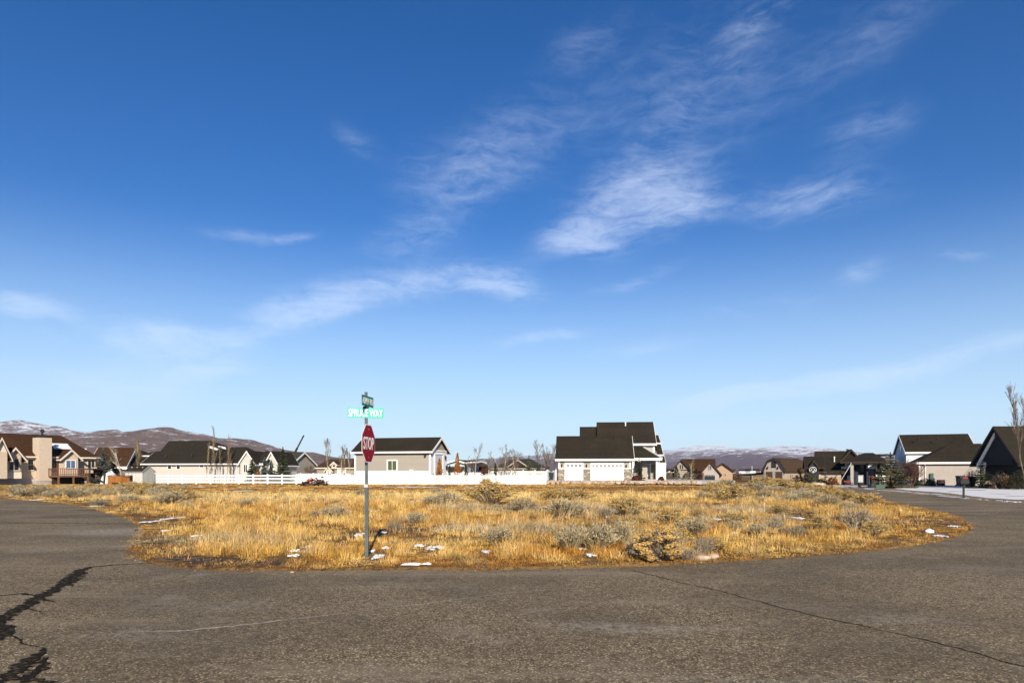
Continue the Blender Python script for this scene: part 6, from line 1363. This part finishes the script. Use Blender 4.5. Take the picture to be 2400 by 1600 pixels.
SH = [  # kind, px, py of the base, width px, height px, label
    ('rabbit', 1148, 1181, 105, 50, 'large round yellow-topped shrub below the white picket fence, left of the grey house'),
    ('rabbit', 1140, 1140, 26, 19, 'small yellow bush poking up in front of the picket fence'),
    ('sage', 1046, 1186, 90, 40, 'dark grey sagebrush touching the left of the largest yellow shrub'),
    ('sage', 1012, 1185, 50, 30, 'small dark sagebrush left of the dark grey one'),
    ('sage', 785, 1217, 80, 40, 'grey-green sagebrush left of the sign post'),
    ('sage', 1161, 1268, 100, 38, 'low pale sagebrush in the middle of the field, right of the sign shadow'),
    ('wiry', 925, 1244, 44, 28, 'wiry dry weed right of the sign shadow'),
    ('sage', 1225, 1196, 80, 34, 'grey sagebrush right below the large round yellow shrub'),
    ('sage', 1325, 1208, 120, 46, 'broad grey sagebrush in front of the single garage door'),
    ('rabbit', 1300, 1172, 70, 26, 'flat yellow shrub behind the broad grey sagebrush, left one'), ('rabbit', 1352, 1172, 70, 26, 'flat yellow shrub behind the broad grey sagebrush, right one'),
    ('rabbit', 1465, 1208, 85, 42, 'yellow and grey shrub below the stone base of the grey house'),
    ('sage', 1340, 1290, 90, 72, 'tall pale grey clump, left of the three nearest the road'), ('sage', 1402, 1290, 100, 78, 'tall pale grey clump, middle of the three nearest the road'), ('sage', 1460, 1280, 70, 70, 'tall pale grey clump, right of the three nearest the road'),
    ('wiry', 1488, 1305, 62, 60, 'dark wiry dead clump left of the leaning yellow shrub'),
    ('rabbit', 1555, 1311, 122, 74, 'biggest yellow-tufted shrub, leaning, nearest the road'), ('wiry', 1612, 1312, 60, 36, 'flattened grey twigs at the foot of the leaning yellow shrub'),
    ('wiry', 1648, 1300, 52, 48, 'pale tangled dry weed right of the leaning yellow shrub'),
    ('rabbit', 1572, 1232, 70, 40, 'yellow shrub behind the leaning one'), ('sage', 1622, 1252, 110, 45, 'wide grey sagebrush behind the tangled dry weed'), ('sage', 1722, 1242, 52, 28, 'small sagebrush in the right half of the field'), ('sage', 1776, 1252, 62, 30, 'grey sagebrush left of the fan-shaped weed'),
    ('rabbit', 1678, 1153, 58, 24, 'yellow shrub below the dark garage door of the brown house'), ('rabbit', 1712, 1172, 98, 34, 'wide dark-based yellow shrub below the gap in the houses'), ('sage', 1702, 1137, 52, 17, 'grey bush at the field edge below the peach wall'),
    ('rabbit', 1786, 1144, 66, 26, 'yellow shrub hiding the foot of the barn doors'), ('sage', 1790, 1167, 66, 20, 'low grey sagebrush below the barn'), ('rabbit', 1830, 1142, 70, 20, 'yellow shrub below the corner of the barn'), ('rabbit', 1876, 1152, 66, 22, 'yellow shrub at the start of the right road'),
    ('sage', 1848, 1178, 66, 26, 'grey sagebrush below the barn side wall'), ('sage', 1893, 1172, 90, 26, 'wide sagebrush beside the right road'), ('rabbit', 1937, 1163, 74, 24, 'yellow shrub beside the right road below the navy house'), ('sage', 1942, 1186, 76, 30, 'dark sagebrush beside the right road'), ('rabbit', 1980, 1172, 64, 24, 'yellow shrub beside the right road, above the twin one'),
    ('rabbit', 2030, 1185, 70, 28, 'rightmost yellow shrub, at the bend of the right road'), ('wiry', 2008, 1244, 78, 62, 'fan-shaped grey weed at the right end of the field'), ('sage', 1992, 1196, 60, 26, 'dark sagebrush left of the rightmost yellow shrub'), ('wiry', 1820, 1238, 46, 30, 'brown wiry weed in the right half of the field'), ('wiry', 1864, 1258, 56, 34, 'dry weed left of the fan-shaped one'),
    ('sage', 57, 1163, 64, 24, 'leftmost grey sagebrush by the left road'), ('sage', 102, 1158, 56, 18, 'second grey sagebrush from the left by the left road'), ('sage', 178, 1166, 76, 28, 'grey sagebrush below the wooden deck'), ('rabbit', 134, 1159, 56, 18, 'pale yellow shrub below the chimney'), ('rabbit', 296, 1158, 84, 25, 'yellow shrub below the orange cedar screen'),
    ('sage', 300, 1178, 66, 24, 'grey sagebrush in front of the yellow shrub by the cedar screen'), ('rabbit', 348, 1153, 84, 22, 'yellow shrub below the shed'), ('sage', 398, 1182, 110, 34, 'big dark sagebrush below the left end of the rail fence'), ('rabbit', 433, 1172, 66, 24, 'yellow shrub right behind the big dark sagebrush'), ('sage', 236, 1184, 64, 20, 'low sagebrush at the edge of the left road'), ('sage', 435, 1190, 40, 18, 'small grey sagebrush right of the big dark one')]
SHXY = []
for i, (kind, px, py, w, h, lab) in enumerate(SH):
    if kind == 'sage': w *= .88; h *= .9
    x, Y = gnd(px, py, .05); k = Y / FPX; put_shrub(kind, x, Y, w * k * 1.08, h * k, lab, None, i); SHXY.append((x, Y, w * k * .5))
rr = random.Random(77); cnt = 0; tries = 0
ZONES = [((-38, -22), (46, 88), 'by the left road', 44), ((16, 36), (38, 84), 'beside the right road', 52), ((-20, 16), (22, 56), 'in the middle of the golden field', 12), ((2, 14), (15, 30), 'in the near right part of the golden field', 13), ((-50, -34), (55, 90), 'by the left road', 26)]
for (xr, yr, where, n) in ZONES:
    c = 0
    while c < n and tries < 20000:
        tries += 1; x = rr.uniform(*xr); Y = yr[0] + (yr[1] - yr[0]) * rr.random() ** 1.3
        if not in_poly(np.array([x]), np.array([Y]), FIELD)[0]: continue
        if 'left' in where and x > -.475 * Y: continue
        if 'beside' in where and x < .285 * Y: continue
        d = np.hypot(edge_arr[:, 0] - x, edge_arr[:, 1] - Y).min()
        if d < 1.0 or any(math.hypot(x - a, Y - b) < r_ * .8 for a, b, r_ in SHXY): continue
        kind = rr.choice(['rabbit', 'sage', 'rabbit', 'sage', 'wiry']) if 'middle' not in where else rr.choice(['sage', 'wiry', 'wiry'])
        w = rr.uniform(.7, 1.5) if Y > 40 else rr.uniform(.45, .9); h = w * rr.uniform(.42, .6) * (.72 if Y > 58 else 1)
        nm = {'rabbit': 'yellow-topped shrub', 'sage': 'grey sagebrush clump', 'wiry': 'dry wiry weed'}[kind]
        put_shrub(kind, x, Y, w, h, 'small %s %s' % (nm, where), 'small %ss %s' % (nm, where), rr.randrange(100)); SHXY.append((x, Y, w * .5)); c += 1

#@@GRASS
# ------------------------------------------------------------------ dry grass of the field
def grass():
    g = np.random.default_rng(3); NT = 110000
    Y = 11.5 + (98 - 11.5) * g.random(NT) ** 1.9; X = (g.random(NT) * 2 - 1) * (Y * .80 + 5)
    ok = in_poly(X, Y, FIELD); X, Y = X[ok], Y[ok]
    E = np.array(ej); d = np.full(len(X), 99.0)
    for s in range(0, len(X), 4000):
        xs = X[s:s + 4000, None] - E[None, ::2, 0]; ys = Y[s:s + 4000, None] - E[None, ::2, 1]; d[s:s + 4000] = np.sqrt((xs ** 2 + ys ** 2).min(1))
    sel = np.where((E[:, 1] < 46) & (np.abs(E[:, 0]) < 40))[0]; q = g.choice(sel, 3400); ang = g.uniform(0, 6.283, 3400); ro = g.uniform(0, .22, 3400)
    X = np.concatenate([X, E[q, 0] + np.cos(ang) * ro]); Y = np.concatenate([Y, E[q, 1] + np.sin(ang) * ro]); d = np.concatenate([d, np.full(3400, .1)])
    n1 = fbm(X * .35, Y * .35, 4); n2 = fbm(X * 1.4 + 50, Y * 1.4, 3); n3 = fbm(X * .12 + 9, Y * .3 + 4, 4); n4 = fbm(X * .7 + 70, Y * .7 + 20, 3)
    mud = np.exp(-((X + 6.0) / 2.2) ** 2) * (d < 1.1) * (Y < 16)
    pk = np.clip((d + .22) / .5, .12, 1) * np.clip((n1 - .20) * 3.6, .22, 1) * np.clip((n2 - .22) * 4, .3, 1) * (1 - .85 * mud)
    tip = np.clip((X - 9.5) / 3, 0, 1) * (Y < 24); pk *= 1 - .3 * tip
    for sx, sy, rx, ry in SNOWP:
        pk = np.where(((X - sx) / (rx * 1.05)) ** 2 + ((Y - sy) / (ry * 1.1)) ** 2 < 1, pk * .12, pk)
        pk = np.where((np.abs(X - sx) < rx) & (Y < sy) & (Y > sy - .6 - .02 * sy), pk * .5, pk)
    keep = g.random(len(X)) < pk
    X, Y, d, n1, n2, n3, n4, tip = (a[keep] for a in (X, Y, d, n1, n2, n3, n4, tip)); T = len(X)
    far = np.clip((Y - 50) / 12, 0, 1)
    mat_ = g.random(T) < np.clip(.36 + .5 * np.clip(1 - d / 2.2, 0, 1) + .8 * np.clip(n4 - .55, 0, 1), 0, .9)   # matted, fallen tufts
    hgt_ = (.08 + .29 * np.clip((n2 - .38) * 2.6, 0, 1) + .16 * np.clip((n1 - .5) * 4, 0, 1)) * np.clip(.30 + d / 3.4, .30, 1) * (1 - .62 * far) * (1 - .5 * tip) * g.uniform(.55, 1.3, T)
    hgt_ = np.where(mat_, np.maximum(hgt_ * .75, .07), hgt_)
    for sx, sy, rx, ry in SNOWP:
        hgt_ = np.where((np.abs(X - sx) < rx * 1.05) & (Y < sy + ry) & (Y > sy - 2.2), hgt_ * .34, hgt_)
    hgt_ = hgt_ * (1 - .55 * np.exp(-(((X + 2.3) / 2.6) ** 2 + ((Y - 16.0) / 3.0) ** 2) ** 2))
    tall = (g.random(T) < .05) & (far < .5) & (d > .8); hgt_[tall] *= 1.6
    nb = 13; n = T * nb
    tx = np.repeat(X, nb); ty = np.repeat(Y, nb); th = np.repeat(hgt_, nb); tw = np.repeat(.0036 + .00024 * Y, nb)
    spread = np.repeat(.04 + .10 * g.random(T) + .0014 * Y, nb)
    a = g.uniform(0, 6.283, n); r_ = spread * np.sqrt(g.random(n)); bx = tx + np.cos(a) * r_; by = ty + np.sin(a) * r_
    wind = np.repeat(g.uniform(0, 6.283, T), nb); mm = np.repeat(mat_, nb)
    ln = np.where(mm, g.uniform(.7, 1.9, n), np.abs(g.normal(.25, .55, n)) + .05); la = np.where(mm, wind + g.normal(0, .9, n), a + g.normal(0, .8, n)); h = th * g.uniform(.4, 1.15, n)
    lx = np.cos(la) * ln * h; ly = np.sin(la) * ln * h
    fa_ = g.uniform(0, PI, n); wx = np.cos(fa_) * tw * .5; wy = np.sin(fa_) * tw * .5 * .6
    z0 = np.full(n, .045); lift = np.where(mm, g.uniform(.12, .6, n), 1 - .25 * np.clip(ln, 0, 1.6))
    V = np.empty((n, 5, 3))
    V[:, 0] = np.stack([bx - wx, by - wy, z0], 1); V[:, 1] = np.stack([bx + wx, by + wy, z0], 1)
    kx = g.uniform(.25, .5, n); mx, my, mz = bx + lx * kx, by + ly * kx, z0 + h * np.where(mm, .55 * np.maximum(lift, .3) + .2, .62)
    V[:, 2] = np.stack([mx + wx * .85, my + wy * .85, mz], 1); V[:, 3] = np.stack([mx - wx * .85, my - wy * .85, mz], 1)
    V[:, 4] = np.stack([bx + lx, by + ly, z0 + h * lift], 1)
    base = np.arange(n)[:, None] * 5
    F = np.concatenate([base + np.array([[0, 1, 2]]), base + np.array([[0, 2, 3]]), base + np.array([[3, 2, 4]])], 0)
    gold = np.array([.62, .36, .082]); amber = np.array([.44, .205, .036]); straw = np.array([.78, .55, .22]); grey = np.array([.42, .37, .25]); brown = np.array([.27, .125, .04])
    mix = lambda A, B, f: A * (1 - f[:, None]) + B * f[:, None]
    c = mix(np.tile(gold, (T, 1)), np.tile(amber, (T, 1)), np.clip((n4 - .42) * 4, 0, 1))
    c = mix(c, np.tile(straw, (T, 1)), np.clip((n2 - .5) * 3, 0, .6)); c = mix(c, np.tile(grey, (T, 1)), np.clip((n3 - .54) * 5, 0, .7) * (far < .6))
    band = np.exp(-((Y - 47) / 7) ** 2) * np.clip((6 - np.abs(X + 6) * .25), 0, 1); c = mix(c, np.tile(straw, (T, 1)), np.clip(band, 0, .85))
    bb = np.exp(-((Y - 70 - X * .12) / 9) ** 2) * np.clip((fbm(X * .08 + 3, Y * .1) - .36) * 5, 0, 1); c = mix(c, np.tile(brown, (T, 1)), np.clip(bb, 0, .9))
    edgeb = np.clip(1 - d / .5, 0, 1) * .55; c = mix(c, np.tile(brown * 1.05, (T, 1)), edgeb * np.clip((n4 - .3) * 3, .3, 1)); c = mix(c, np.tile(amber, (T, 1)), tip * .5)
    c = c * g.uniform(.55, 1.22, (T, 1)) * (.72 + .56 * np.clip((fbm(X * 2.6 + 11, Y * 2.0 + 5, 3) - .25) * 2, 0, 1))[:, None]; c = np.repeat(c, nb, 0) * g.uniform(.68, 1.2, (n, 1)); c = np.clip(c + g.normal(0, .02, (n, 3)), .01, .9)
    tint = np.repeat(c, 5, 0)
    o = npmesh('dry_grass', V.reshape(-1, 3), F, 'grass', None, tint); o['kind'] = 'stuff'; o['label'] = 'golden dry grass covering the vacant corner lot'
grass()

#@@HAZE
# ------------------------------------------------------------------ the air
def haze():
    m = bpy.data.materials.new('haze'); m.use_nodes = True; nt = m.node_tree
    for n in list(nt.nodes): nt.nodes.remove(n)
    o = nt.nodes.new('ShaderNodeOutputMaterial'); v = nt.nodes.new('ShaderNodeVolumePrincipled'); nt.links.new(v.outputs[0], o.inputs['Volume'])
    v.inputs['Color'].default_value = (.74, .84, 1.0, 1); v.inputs['Density'].default_value = 3.4e-5; v.inputs['Anisotropy'].default_value = 0.0
    MATS['haze'] = m; b = MB(); b.box(-9500, 9500, -120, 11500, -6, 480); ob = b.build('haze', 'haze'); ob['kind'] = 'stuff'; ob['label'] = 'thin bluish air in front of the far hills'
haze()
